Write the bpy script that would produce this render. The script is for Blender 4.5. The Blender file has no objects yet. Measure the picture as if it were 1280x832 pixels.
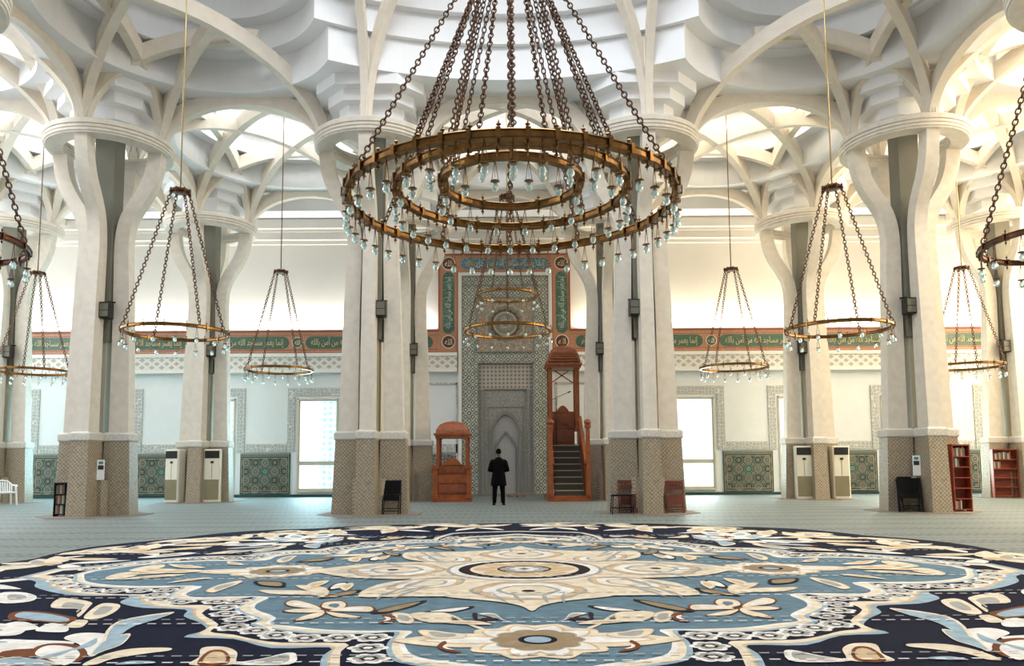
import bpy, math, random
from mathutils import Vector, Matrix, Quaternion
from mathutils.geometry import delaunay_2d_cdt
random.seed(7)
PI = math.pi; sin = math.sin; cos = math.cos
COL = bpy.context.scene.collection
S = 7.25                       # pillar spacing
YN, YF, YW = 20.35, 27.6, 31.2  # near pillar row, far pillar row, end wall
DC = (0.0, 9.475)              # centre of the main dome

# ------------------------------------------------------------------ materials
def nodes(name):
    m = bpy.data.materials.new(name); m.use_nodes = True
    nt = m.node_tree; b = nt.nodes['Principled BSDF']
    return m, nt, b
def L(nt, a, b): nt.links.new(a, b)
def N(nt, t, **kw):
    n = nt.nodes.new(t)
    for k, v in kw.items():
        if k.startswith('i_'): n.inputs[int(k[2:])].default_value = v
        else: setattr(n, k, v)
    return n
def mth(nt, op, a, b=None):
    n = nt.nodes.new('ShaderNodeMath'); n.operation = op
    for i, v in enumerate((a, b)):
        if v is None: continue
        if isinstance(v, (int, float)): n.inputs[i].default_value = v
        else: nt.links.new(v, n.inputs[i])
    return n.outputs[0]
def ramp(nt, fac, stops, interp='LINEAR'):
    r = nt.nodes.new('ShaderNodeValToRGB'); r.color_ramp.interpolation = interp
    el = r.color_ramp.elements
    while len(el) < len(stops): el.new(0.5)
    for e, (p, c) in zip(el, stops): e.position = p; e.color = (*c, 1)
    nt.links.new(fac, r.inputs[0]); return r.outputs[0]
def coords(nt, kind='Object', scale=(1, 1, 1)):
    tc = nt.nodes.new('ShaderNodeTexCoord'); mp = nt.nodes.new('ShaderNodeMapping')
    mp.inputs['Scale'].default_value = scale
    nt.links.new(tc.outputs[kind], mp.inputs[0]); return mp.outputs[0]
def plain(name, c, rough=.6, metal=0., var=.06, scale=3., bump=0., bscale=40., spec=.5):
    m, nt, b = nodes(name)
    v = coords(nt)
    n = N(nt, 'ShaderNodeTexNoise'); n.inputs['Scale'].default_value = scale; n.inputs['Detail'].default_value = 5
    L(nt, v, n.inputs['Vector'])
    lo = tuple(max(0, x*(1-var)) for x in c); hi = tuple(min(1, x*(1+var)) for x in c)
    L(nt, ramp(nt, n.outputs['Fac'], [(.3, lo), (.7, hi)]), b.inputs['Base Color'])
    b.inputs['Roughness'].default_value = rough; b.inputs['Metallic'].default_value = metal
    b.inputs['Specular IOR Level'].default_value = spec
    if bump:
        n2 = N(nt, 'ShaderNodeTexNoise'); n2.inputs['Scale'].default_value = bscale; L(nt, v, n2.inputs['Vector'])
        bp = N(nt, 'ShaderNodeBump'); bp.inputs['Strength'].default_value = bump; bp.inputs['Distance'].default_value = .02
        L(nt, n2.outputs['Fac'], bp.inputs['Height']); L(nt, bp.outputs[0], b.inputs['Normal'])
    return m
def mosaic(name, c0, c1, c2, scale=9., rough=.45, feat='DISTANCE_TO_EDGE', metal=0.):
    """small interlaced tile pattern: voronoi cells with pale joints"""
    m, nt, b = nodes(name)
    v = coords(nt)
    vo = N(nt, 'ShaderNodeTexVoronoi'); vo.feature = feat; vo.inputs['Scale'].default_value = scale
    vo.inputs['Randomness'].default_value = .55
    L(nt, v, vo.inputs['Vector'])
    vc = N(nt, 'ShaderNodeTexVoronoi'); vc.feature = 'F1'; vc.inputs['Scale'].default_value = scale
    vc.inputs['Randomness'].default_value = .55; L(nt, v, vc.inputs['Vector'])
    cell = ramp(nt, vc.outputs['Distance'], [(.0, c2), (.22, c2), (.24, c0), (.5, c0)], 'LINEAR')
    mx = N(nt, 'ShaderNodeMix'); mx.data_type = 'RGBA'
    L(nt, ramp(nt, vo.outputs['Distance'], [(.04, (1, 1, 1)), (.09, (0, 0, 0))]), mx.inputs[0])
    L(nt, cell, mx.inputs[6]); mx.inputs[7].default_value = (*c1, 1)
    L(nt, mx.outputs[2], b.inputs['Base Color'])
    b.inputs['Roughness'].default_value = rough; b.inputs['Metallic'].default_value = metal
    return m
def lattice(name, base, dark, px, pz, w=.3, rough=.6, axes=(0, 2), diag=True):
    """pierced lattice: staggered dark lozenges on a pale ground"""
    m, nt, b = nodes(name)
    tc = N(nt, 'ShaderNodeTexCoord'); sp = N(nt, 'ShaderNodeSeparateXYZ'); L(nt, tc.outputs['Object'], sp.inputs[0])
    hx = mth(nt, 'ADD', sp.outputs[0], sp.outputs[1]) if axes == 'round' else sp.outputs[axes[0]]
    zc = sp.outputs[2] if axes == 'round' else sp.outputs[axes[1]]
    x = mth(nt, 'MULTIPLY', hx, 1/px); z = mth(nt, 'MULTIPLY', zc, 1/pz)
    if diag:
        x, z = mth(nt, 'ADD', x, z), mth(nt, 'SUBTRACT', x, z)
    def tri(a): return mth(nt, 'ABSOLUTE', mth(nt, 'SUBTRACT', mth(nt, 'FRACT', a), .5))
    d = mth(nt, 'MAXIMUM', tri(x), tri(z))
    L(nt, ramp(nt, d, [(w, dark), (w+.06, base)]), b.inputs['Base Color'])
    b.inputs['Roughness'].default_value = rough
    return m
def tile_lattice(name, ground, line, core, p, rough=.4, axes='round'):
    """interlaced lozenge tiles: pale straps, dark ground, small pale hearts"""
    m, nt, b = nodes(name)
    tc = N(nt, 'ShaderNodeTexCoord'); sp = N(nt, 'ShaderNodeSeparateXYZ'); L(nt, tc.outputs['Object'], sp.inputs[0])
    hx = mth(nt, 'ADD', sp.outputs[0], sp.outputs[1])
    x = mth(nt, 'MULTIPLY', hx, 1/p); z = mth(nt, 'MULTIPLY', sp.outputs[2], 1/p)
    x, z = mth(nt, 'ADD', x, z), mth(nt, 'SUBTRACT', x, z)
    def tri(a): return mth(nt, 'ABSOLUTE', mth(nt, 'SUBTRACT', mth(nt, 'FRACT', a), .5))
    d = mth(nt, 'MAXIMUM', tri(x), tri(z))
    n = N(nt, 'ShaderNodeTexNoise'); n.inputs['Scale'].default_value = 9/p*.2; n.inputs['Detail'].default_value = 4; L(nt, tc.outputs['Object'], n.inputs['Vector'])
    c = ramp(nt, d, [(.0, core), (.15, core), (.18, ground), (.34, ground), (.37, line), (.5, line)])
    mx = N(nt, 'ShaderNodeMix'); mx.data_type = 'RGBA'; mx.blend_type = 'MULTIPLY'; mx.inputs[0].default_value = 1
    L(nt, c, mx.inputs[6]); L(nt, ramp(nt, n.outputs['Fac'], [(.3, (.72, .72, .72)), (.65, (1.1, 1.1, 1.1))]), mx.inputs[7])
    L(nt, mx.outputs[2], b.inputs['Base Color']); b.inputs['Roughness'].default_value = rough
    return m
def emit(name, c, s):
    m = bpy.data.materials.new(name); m.use_nodes = True; nt = m.node_tree
    nt.nodes.remove(nt.nodes['Principled BSDF'])
    e = N(nt, 'ShaderNodeEmission'); e.inputs[0].default_value = (*c, 1); e.inputs[1].default_value = s
    L(nt, e.outputs[0], nt.nodes['Material Output'].inputs[0]); return m

M = {}
M['plaster'] = plain('white_plaster', (.76, .735, .69), .8, var=.02, scale=1.2)
M['ceiling'] = plain('ceiling_plaster', (.84, .85, .87), .85, var=.02, scale=1.0)
M['concrete'] = plain('pale_cast_stone', (.66, .61, .53), .7, var=.07, scale=5., bump=.12, bscale=60)
M['rib'] = plain('pale_rib_stone', (.75, .685, .59), .75, var=.05, scale=4.)
M['wall_low'] = plain('lower_wall_plaster', (.78, .80, .80), .75, var=.02)
M['shaft_tile'] = tile_lattice('shaft_tile', (.17, .135, .09), (.46, .39, .29), (.40, .33, .23), .10)
M['band'] = mosaic('pale_carved_band', (.50, .48, .43), (.72, .69, .63), (.58, .55, .5), 24., .7)
M['frieze'] = mosaic('grey_carved_frieze', (.42, .42, .40), (.70, .70, .67), (.5, .5, .48), 7., .7)
M['silver'] = tile_lattice('silver_green_mosaic', (.15, .165, .125), (.44, .46, .40), (.64, .63, .56), .29, .25)
M['silver_fine'] = tile_lattice('silver_fine_mosaic', (.17, .17, .155), (.42, .42, .39), (.62, .61, .58), .15, .25)
M['silver_dark'] = plain('dark_silver_edge', (.22, .22, .19), .4)
M['silver_lat'] = lattice('silver_lattice', (.50, .47, .42), (.24, .21, .19), .16, .16, .28, diag=False)
M['cornice'] = lattice('pierced_cornice', (.76, .74, .69), (.46, .43, .38), .40, .30, .27)
M['cornice_plain'] = plain('cornice_plaster', (.80, .78, .74), .7, var=.02)
M['salmon'] = mosaic('salmon_tile', (.40, .17, .09), (.58, .34, .22), (.48, .24, .13), 16.)
M['salmon_edge'] = plain('dark_red_edge', (.25, .07, .05), .5)
M['cart'] = mosaic('green_cartouche', (.035, .10, .065), (.12, .20, .14), (.05, .13, .10), 10.)
M['cart_blue'] = mosaic('blue_cartouche', (.05, .12, .17), (.25, .36, .40), (.08, .17, .2), 10.)
M['gold'] = plain('gold_lettering', (.62, .52, .30), .5)
M['silver_letter'] = plain('pale_lettering', (.45, .55, .52), .5)
M['roundel'] = plain('dark_roundel', (.09, .035, .02), .5)
M['cream'] = plain('cream', (.76, .69, .55), .6)
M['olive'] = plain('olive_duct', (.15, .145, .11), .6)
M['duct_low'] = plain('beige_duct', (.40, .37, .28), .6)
M['brass'] = plain('aged_brass', (.24, .125, .04), .3, 1., .35, 9.)
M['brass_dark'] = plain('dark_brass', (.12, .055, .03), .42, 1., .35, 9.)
M['chain'] = plain('brown_chain', (.13, .07, .045), .45, .9, .3)
M['rod'] = plain('brass_rod', (.55, .42, .2), .35, .9)
M['rod_dark'] = plain('brown_rod', (.20, .11, .07), .4, .7)
m, nt, b = nodes('aqua_glass'); M['glass'] = m
b.inputs['Base Color'].default_value = (.74, .95, .95, 1); b.inputs['Roughness'].default_value = .08
b.inputs['Transmission Weight'].default_value = .7; b.inputs['IOR'].default_value = 1.3
M['wood'] = plain('mahogany', (.235, .060, .012), .4, 0, .25, 6.)
M['wood_dark'] = plain('dark_mahogany', (.19, .05, .02), .45, 0, .2)
M['chair_wood'] = plain('dark_red_wood', (.14, .035, .02), .45, 0, .25)
M['book_wood'] = plain('red_bookcase_wood', (.26, .045, .02), .45, 0, .2)
M['black'] = plain('black_fabric', (.008, .008, .009), .8, spec=.1)
M['black_metal'] = plain('black_metal', (.02, .017, .015), .4, .5)
M['stair'] = plain('dark_stair', (.035, .025, .02), .7)
M['white_plastic'] = plain('white_plastic', (.80, .80, .80), .4, 0, .01)
M['ac_body'] = plain('ac_body', (.74, .70, .58), .5, 0, .02)
M['ac_grille'] = plain('ac_grille', (.26, .23, .14), .7)
M['dark'] = plain('dark_recess', (.02, .022, .022), .6)
M['window_frame'] = plain('window_frame', (.62, .58, .48), .5, 0, .02)
M['zg'] = plain('zellige_green', (.025, .07, .06), .4)
M['zt'] = plain('zellige_tan', (.42, .37, .27), .45)
M['zd'] = plain('zellige_dark', (.06, .045, .035), .4)
M['zb'] = plain('zellige_teal', (.06, .25, .22), .4)
# carpet wools
for k, c in dict(c_navy=(.007, .009, .024), c_cream=(.72, .62, .47), c_white=(.76, .73, .68), c_tan=(.60, .44, .27), c_blue=(.125, .20, .25), c_pale=(.30, .40, .46), c_brown=(.17, .058, .022), c_grey=(.36, .355, .33), c_taupe=(.30, .22, .13), c_dark=(.03, .02, .022)).items():
    M[k] = plain(k, c, .95, 0, .16, 7., .25, 90., spec=.1)
# window pane: daylight through a pale turquoise screen
def window_mat(name, cyan):
    m = bpy.data.materials.new(name); m.use_nodes = True; nt = m.node_tree
    nt.nodes.remove(nt.nodes['Principled BSDF'])
    v = coords(nt, 'Object')
    vo = N(nt, 'ShaderNodeTexVoronoi'); vo.inputs['Scale'].default_value = 4.2; vo.inputs['Randomness'].default_value = .2; L(nt, v, vo.inputs['Vector'])
    sp = N(nt, 'ShaderNodeSeparateXYZ'); L(nt, v, sp.inputs[0])
    side = ramp(nt, mth(nt, 'ADD', mth(nt, 'MULTIPLY', sp.outputs[0], 1.2), .5), [(.45, (0, 0, 0)), (.62, (1, 1, 1))])
    dots = ramp(nt, vo.outputs['Distance'], [(.1, (.10, .55, .62)), (.22, (.38, .92, .98)), (.5, (.70, 1., 1.))])
    mx = N(nt, 'ShaderNodeMix'); mx.data_type = 'RGBA'
    f = mth(nt, 'MULTIPLY', side, cyan); L(nt, f, mx.inputs[0])
    mx.inputs[6].default_value = (.96, 1., .97, 1); L(nt, dots, mx.inputs[7])
    e = N(nt, 'ShaderNodeEmission'); e.inputs[1].default_value = 1.5; L(nt, mx.outputs[2], e.inputs[0])
    L(nt, e.outputs[0], nt.nodes['Material Output'].inputs[0]); return m
M['pane'] = window_mat('daylit_screen_pane', 1.)
M['pane_r'] = window_mat('daylit_pale_pane', .45)
# striped prayer carpet of the hall
def floor_mat():
    m, nt, b = nodes('hall_carpet')
    tc = N(nt, 'ShaderNodeTexCoord'); sp = N(nt, 'ShaderNodeSeparateXYZ'); L(nt, tc.outputs['Object'], sp.inputs[0])
    n = N(nt, 'ShaderNodeTexNoise'); n.inputs['Scale'].default_value = 14; n.inputs['Detail'].default_value = 6; L(nt, tc.outputs['Object'], n.inputs['Vector'])
    base = ramp(nt, n.outputs['Fac'], [(.25, (.10, .125, .125)), (.5, (.15, .18, .175)), (.8, (.22, .245, .23))])
    y = mth(nt, 'FRACT', mth(nt, 'MULTIPLY', mth(nt, 'SUBTRACT', sp.outputs[1], 5.02), 1/1.23))
    a1 = mth(nt, 'LESS_THAN', mth(nt, 'ABSOLUTE', mth(nt, 'SUBTRACT', y, .06)), .045)
    a2 = mth(nt, 'LESS_THAN', mth(nt, 'ABSOLUTE', mth(nt, 'SUBTRACT', y, .22)), .045)
    dash = mth(nt, 'LESS_THAN', mth(nt, 'FRACT', mth(nt, 'MULTIPLY', sp.outputs[0], 6.)), .6)
    dk = mth(nt, 'MULTIPLY', mth(nt, 'MAXIMUM', a1, a2), dash)
    wv = mth(nt, 'LESS_THAN', mth(nt, 'ABSOLUTE', mth(nt, 'SUBTRACT', mth(nt, 'FRACT', mth(nt, 'MULTIPLY', y, 3.)), .5)), .12)
    mx = N(nt, 'ShaderNodeMix'); mx.data_type = 'RGBA'; L(nt, mth(nt, 'MULTIPLY', wv, .25), mx.inputs[0]); L(nt, base, mx.inputs[6]); mx.inputs[7].default_value = (.34, .36, .33, 1)
    m2 = N(nt, 'ShaderNodeMix'); m2.data_type = 'RGBA'; L(nt, mth(nt, 'MULTIPLY', dk, .95), m2.inputs[0]); L(nt, mx.outputs[2], m2.inputs[6]); m2.inputs[7].default_value = (.05, .065, .065, 1)
    L(nt, m2.outputs[2], b.inputs['Base Color']); b.inputs['Roughness'].default_value = .6; b.inputs['Specular IOR Level'].default_value = .4
    bp = N(nt, 'ShaderNodeBump'); bp.inputs['Strength'].default_value = .3; bp.inputs['Distance'].default_value = .02; L(nt, n.outputs['Fac'], bp.inputs['Height']); L(nt, bp.outputs[0], b.inputs['Normal'])
    return m
M['floor'] = floor_mat()

# ------------------------------------------------------------------ mesh builder
class MB:
    def __init__(s): s.v = []; s.f = []; s.m = []; s.sm = []
    def add(s, vs, fs, mi=0, smooth=False, mat=None):
        o = len(s.v)
        s.v += [tuple((mat @ Vector(v)) if mat else v) for v in vs]
        for f in fs: s.f.append([i+o for i in f]); s.m.append(mi); s.sm.append(smooth)
        return s
    def box(s, x0, x1, y0, y1, z0, z1, mi=0, mat=None):
        vs = [(x, y, z) for z in (z0, z1) for y in (y0, y1) for x in (x0, x1)]
        return s.add(vs, [(0, 2, 3, 1), (4, 5, 7, 6), (0, 1, 5, 4), (1, 3, 7, 5), (3, 2, 6, 7), (2, 0, 4, 6)], mi, False, mat)
    def loft(s, rings, mi=0, smooth=False, caps=True, closed=True, mat=None):
        n = len(rings[0]); vs = [p for r in rings for p in r]; fs = []
        for i in range(len(rings)-1):
            for j in range(n if closed else n-1):
                k = (j+1) % n; fs.append((i*n+j, i*n+k, (i+1)*n+k, (i+1)*n+j))
        if caps and closed: fs += [tuple(range(n-1, -1, -1)), tuple((len(rings)-1)*n+j for j in range(n))]
        return s.add(vs, fs, mi, smooth, mat)
    def tube(s, pts, r, n=8, mi=0, smooth=True, caps=True, mat=None):
        pts = [Vector(p) for p in pts]; rs = r if isinstance(r, (list, tuple)) else [r]*len(pts); rings = []
        ref = None
        for i, p in enumerate(pts):
            t = (pts[min(i+1, len(pts)-1)]-pts[max(i-1, 0)]).normalized()
            if ref is None: ref = t.orthogonal().normalized()
            ref = (ref-t*ref.dot(t)).normalized(); b = t.cross(ref)
            rings.append([tuple(p+(ref*cos(2*PI*k/n)+b*sin(2*PI*k/n))*rs[i]) for k in range(n)])
        return s.loft(rings, mi, smooth, caps, True, mat)
    def bar(s, a, b, w, d=None, mi=0, up=(0, 0, 1)):
        """square bar from a to b, w across, d deep"""
        a = Vector(a); b = Vector(b); t = (b-a).normalized(); u = Vector(up)
        if abs(t.dot(u)) > .98: u = Vector((0, 1, 0))
        x = t.cross(u).normalized()*(w/2); y = x.cross(t).normalized()*((d or w)/2)
        return s.loft([[tuple(p+x*i+y*j) for i, j in ((-1, -1), (1, -1), (1, 1), (-1, 1))] for p in (a, b)], mi)
    def lathe(s, prof, n=32, mi=0, smooth=True, closed=False, center=(0, 0, 0), a0=0, a1=2*PI):
        full = abs(a1-a0-2*PI) < 1e-6; k = n if full else n+1; c = center
        vs = [(c[0]+r*cos(a0+(a1-a0)*i/n), c[1]+r*sin(a0+(a1-a0)*i/n), c[2]+z) for i in range(k) for r, z in prof]
        p = len(prof); fs = []
        for i in range(n):
            j = (i+1) % k
            for q in range(p if closed else p-1):
                w = (q+1) % p; fs.append((i*p+q, j*p+q, j*p+w, i*p+w))
        return s.add(vs, fs, mi, smooth)
    def prism(s, poly, y0, y1, mi=0, plane='xz', mat=None):
        """extrude a polygon drawn in x,z along y (or in x,y along z)"""
        n = len(poly)
        mk = (lambda p, q: (p[0], q, p[1])) if plane == 'xz' else (lambda p, q: (p[0], p[1], q))
        return s.loft([[mk(p, y0) for p in poly], [mk(p, y1) for p in poly]], mi, mat=mat)
    def flat(s, poly, z, mi=0):
        return s.add([(p[0], p[1], z) for p in poly], [tuple(range(len(poly)))], mi)
    def mesh(s, name, mats):
        me = bpy.data.meshes.new(name); me.from_pydata(s.v, [], s.f)
        for m in (mats if isinstance(mats, (list, tuple)) else [mats]): me.materials.append(M[m] if isinstance(m, str) else m)
        me.polygons.foreach_set('material_index', s.m); me.polygons.foreach_set('use_smooth', s.sm)
        me.update(); return me
    def build(s, name, mats, parent=None, loc=(0, 0, 0), rz=0):
        return put(name, s.mesh(name, mats), parent, loc, rz)
def put(name, me, parent=None, loc=(0, 0, 0), rz=0):
    o = bpy.data.objects.new(name, me); COL.objects.link(o); o.location = loc; o.rotation_euler = (0, 0, rz)
    if parent: o.parent = parent
    return o
def tag(o, label, cat, group=None, kind=None):
    o['label'] = label; o['category'] = cat
    if group: o['group'] = group
    if kind: o['kind'] = kind
    return o
def thing(name, label, cat, loc=(0, 0, 0), rz=0, group=None):
    o = bpy.data.objects.new(name, None); COL.objects.link(o); o.location = loc; o.rotation_euler = (0, 0, rz)
    o.empty_display_size = .2
    return tag(o, label, cat, group)
def struct(o, label=None, cat=None):
    o['kind'] = 'structure'
    if label: o['label'] = label; o['category'] = cat or o.name.split('_')[0]
    return o
def catmull(pts, n=6, closed=True):
    out = []; k = len(pts); g = (lambda i: pts[i % k]) if closed else (lambda i: pts[max(0, min(k-1, i))])
    for i in range(k if closed else k-1):
        a, b, c, d = g(i-1), g(i), g(i+1), g(i+2)
        for j in range(n):
            t = j/n
            out.append(tuple(.5*(2*b[q]+(c[q]-a[q])*t+(2*a[q]-5*b[q]+4*c[q]-d[q])*t*t+(3*b[q]-a[q]-3*c[q]+d[q])*t**3) for q in range(len(b))))
    if not closed: out.append(tuple(pts[-1]))
    return out
def smooth_pts(tbl, x):
    """monotone-ish interpolation of (x, value) pairs"""
    for i in range(len(tbl)-1):
        if x <= tbl[i+1][0]:
            a = tbl[max(0, i-1)]; b = tbl[i]; c = tbl[i+1]; d = tbl[min(len(tbl)-1, i+2)]
            h = c[0]-b[0]; t = (x-b[0])/h
            mb = (c[1]-a[1])/(c[0]-a[0])*h; mc = (d[1]-b[1])/(d[0]-b[0])*h
            return (2*t**3-3*t*t+1)*b[1]+(t**3-2*t*t+t)*mb+(-2*t**3+3*t*t)*c[1]+(t**3-t*t)*mc
    return tbl[-1][1]

# ------------------------------------------------------------------ Arabic lettering (presentation forms, laid right to left)
AR = {'ا': 0xFE8D, 'إ': 0xFE87, 'آ': 0xFE81, 'ب': 0xFE8F, 'ج': 0xFE9D, 'خ': 0xFEA5, 'د': 0xFEA9, 'ر': 0xFEAD, 'س': 0xFEB1, 'ع': 0xFEC9, 'ل': 0xFEDD, 'م': 0xFEE1, 'ن': 0xFEE5, 'ه': 0xFEE9, 'و': 0xFEED, 'ي': 0xFEF1, 'ح': 0xFEA1, 'ك': 0xFED9, 'ت': 0xFE95, 'ف': 0xFED1, 'ق': 0xFED5, 'ص': 0xFEB9, 'ض': 0xFEBD, 'ش': 0xFEB5}
STOP = set('اإآدرو')
def arabic(t):
    out = []
    for i, ch in enumerate(t):
        if ch == ' ': out.append(' '); continue
        pj = i > 0 and t[i-1] != ' ' and t[i-1] not in STOP
        nj = i+1 < len(t) and t[i+1] != ' ' and ch not in STOP
        base = AR[ch]
        if ch in STOP: out.append(chr(base+(1 if pj else 0)))
        else: out.append(chr(base+(3 if pj and nj else 1 if pj else 2 if nj else 0)))
    return ''.join(reversed(out))
_txt = {}
def text_mesh(body, w, h, mat):
    """letters as a flat mesh in x,z, fitted into w by h"""
    k = (body, round(w, 2), round(h, 2), mat)
    if k in _txt: return _txt[k]
    c = bpy.data.curves.new('lettering', 'FONT'); c.body = body; c.resolution_u = 3; c.extrude = .01
    o = bpy.data.objects.new('lettering', c); COL.objects.link(o)
    me = bpy.data.meshes.new_from_object(o.evaluated_get(bpy.context.evaluated_depsgraph_get()))
    bpy.data.objects.remove(o); bpy.data.curves.remove(c)
    xs = [v.co.x for v in me.vertices]; ys = [v.co.y for v in me.vertices]
    sx = w/max(1e-3, max(xs)-min(xs)); sy = h/max(1e-3, max(ys)-min(ys)); cx = (max(xs)+min(xs))/2; cy = (max(ys)+min(ys))/2
    for v in me.vertices: v.co = ((v.co.x-cx)*sx, -v.co.z, (v.co.y-cy)*sy)
    me.materials.clear(); me.materials.append(M[mat]); _txt[k] = me; return me
PHRASES = [arabic('إنما يعمر مساجد الله من آمن بالله'), arabic('واليوم الآخر'), arabic('الله')]

# ------------------------------------------------------------------ the setting: floor, walls, ceiling
XW = 21.75
b = MB(); b.box(-XW, XW, -7, YW+1.2, -.1, 0); struct(b.build('floor', 'floor'), 'hall floor under grey green prayer carpet with dashed row lines', 'floor')

# end wall with window openings
WINX = [-20.3, -16.1, -11.9, -7.7, 7.65, 11.9, 16.1, 20.3]
WW, WB, WT = 1.66, .24, 3.98
b = MB()
edges = [-XW]
for x in WINX: edges += [x-WW/2, x+WW/2]
edges += [XW]
for i in range(0, len(edges), 2):
    b.box(edges[i], edges[i+1], YW, YW+.35, 0, 5.1)
for x in WINX:
    b.box(x-WW/2, x+WW/2, YW, YW+.35, 0, WB); b.box(x-WW/2, x+WW/2, YW, YW+.35, WT, 5.1)
b.box(-XW, XW, YW, YW+.35, 5.1, 15, 1)
struct(b.build('wall_back', ['wall_low', 'plaster']), 'tall white end wall behind the pillars', 'wall')
for sx, nm in ((-1, 'wall_left'), (1, 'wall_right')):
    b = MB(); x = sx*(XW+.02); b.box(min(x, x+sx*.3), max(x, x+sx*.3), 20, YW+.35, 0, 15)
    struct(b.build(nm, 'plaster'), 'white side wall meeting the end wall at its '+('west' if sx < 0 else 'east')+' corner', 'wall')
# windows: frame, transom, pane
def window(i, x):
    root = bpy.data.objects.new('window_%d' % (i+1), None); COL.objects.link(root); root.location = (x, YW, 0)
    struct(root, ['bright window beside the west corner behind the plastic chair', 'narrow bright window edge seen past the pillar with the dark rack', 'bright window between two air conditioners and the tile panel', 'tall bright window with turquoise lattice beside the pillar with one black chair', 'tall glaring white window beside the pillar with two wooden chairs', 'bright window strip behind the pillar with two air conditioners', 'narrow bright window behind the pillar with stacked chairs', 'slim bright window beside the low red bookcase'][i], 'window')
    f = MB(); w = WW/2; t = .09; y0, y1 = .02, .16
    f.box(-w, -w+t, y0, y1, WB, WT); f.box(w-t, w, y0, y1, WB, WT)
    f.box(-w+t, w-t, y0, y1, WT-t, WT); f.box(-w+t, w-t, y0, y1, WB, WB+t); f.box(-w+t, w-t, y0, y1, 1.27, 1.43)
    for sx in (-1, 1): f.box(sx*w-.05*(sx > 0), sx*w+.05*(sx < 0), -.06, .02, WB, WT)
    f.box(-w, w, -.06, .02, WT-.05, WT); f.box(-w, w, -.1, .02, WB-.05, WB+.03)
    f.build('window_frame', 'window_frame', root)
    for n, (z0, z1) in enumerate(((WB+t, 1.27), (1.43, WT-t))):
        p = MB(); p.box(-w+t, w-t, .08, .10, z0, z1); p.build('pane', 'pane' if x < 0 or x > 10 else 'pane_r', root)
for i, x in enumerate(WINX): window(i, x)
# carved frieze round the windows and over the tile panels
b = MB(); y0, y1 = YW-.05, YW
for x in WINX:
    for sx in (-1, 1):
        e = x+sx*WW/2; b.box(min(e+sx*.1, e+sx*.40), max(e+sx*.1, e+sx*.40), y0, y1, 1.82, 4.42)
    b.box(x-WW/2-.1, x+WW/2+.1, y0, y1, 4.1, 4.42)
PANX = [-18.2, -14.0, -9.8, 9.78, 14.0, 18.2]
for x in PANX: b.box(x-.82, x+.82, y0, y1, 1.82, 2.14)
struct(b.build('trim_1', 'frieze'), 'grey carved frieze framing windows and running over tile panels', 'trim')
# cornice with pierced lozenges, ledges
b = MB()
for x0, x1 in ((-XW, -2.0), (1.92, XW)):
    b.box(x0, x1, YW-.34, YW, 5.16, 5.66, 0); b.box(x0, x1, YW-.42, YW, 5.66, 5.80, 1); b.box(x0, x1, YW-.38, YW, 5.02, 5.16, 1)
struct(b.build('trim_2', ['cornice', 'cornice_plain']), 'pale pierced cornice below the calligraphy band', 'trim')
b = MB()
b.box(-XW, XW, YW-.3, YW, 10.55, 10.85); b.box(-XW, XW, YW-.12, YW, 10.4, 10.55)
for k, (h0, h1) in enumerate(((10.85, 11.0), (11.35, 11.45), (11.8, 11.9), (12.25, 12.35))):
    pass
for k in range(5):
    b.box(-XW, XW, YW-.3-.28*(k+1), YW, 10.95+.5*k, 11.45+.5*k); b.box(-XW, XW, YW-.3-.28*k-.06, YW, 10.85+.5*k, 10.95+.5*k)
struct(b.build('trim_3', 'plaster'), 'stepped white plaster ledges under the vaults', 'trim')
b = MB(); b.box(-XW, XW, YW-.04, YW, 0, .10); struct(b.build('baseboard_back', 'zg'), 'low dark tile skirting of the end wall', 'baseboard')

# vaulted ceiling: stepped tiers around every vault (one mesh)
BX = [-3*S, -2*S, -S, 0, S, 2*S, 3*S]
def voids(R, r, inset):
    out = [('c', DC[0], DC[1], R)]
    for bx in BX:
        for k in range(-2, 2):
            by = YN+S/2+(k)*S
            if by > YF: continue
            if abs(bx) < 1 and by < 19: continue            # under the main dome
            if abs(bx) < 8 and 5 < by < 13: continue
            out.append(('c', bx, by, r))
        out.append(('r', bx-r, bx+r, YF+.4+(3.25-r), YW-inset))
    return out
def inside(v, x, y, e=1e-4):
    if v[0] == 'c': return (x-v[1])**2+(y-v[2])**2 < (v[3]-e)**2
    return v[1]+e < x < v[2]-e and v[3]+e < y < v[4]-e
def outline(v, vs):
    if v[0] == 'r':
        c = [(v[1], v[3]), (v[2], v[3]), (v[2], v[4]), (v[1], v[4])]; out = []
        for i in range(4):
            a, d = c[i], c[(i+1) % 4]
            for j in range(10): out.append((a[0]+(d[0]-a[0])*j/10, a[1]+(d[1]-a[1])*j/10))
        return out
    n = 160 if v[3] > 5 else 64
    an = [2*PI*i/n for i in range(n)]
    for w in vs:                                           # exact corners where two circles meet
        if w is v or w[0] != 'c': continue
        dx, dy = w[1]-v[1], w[2]-v[2]; d = math.hypot(dx, dy)
        if abs(v[3]-w[3]) < d < v[3]+w[3]:
            a = math.acos((v[3]**2+d*d-w[3]**2)/(2*v[3]*d)); t = math.atan2(dy, dx)
            an += [(t+a) % (2*PI), (t-a) % (2*PI)]
    an.sort(); an = [a for i, a in enumerate(an) if i == 0 or a-an[i-1] > 1e-3]
    return [(v[1]+v[3]*cos(a), v[2]+v[3]*sin(a)) for a in an]
LEV = [(11.35, 12.25, 9.87, 3.2, 1.5), (12.25, 12.95, 9.72, 2.8, 1.7), (12.95, 13.6, 9.5, 2.4, 1.9), (13.6, 14.3, 9.2, 2.0, 2.1), (14.3, 15.0, 8.8, 1.55, 2.3), (15.0, 15.8, 8.2, .0, 0)]
b = MB()
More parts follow.
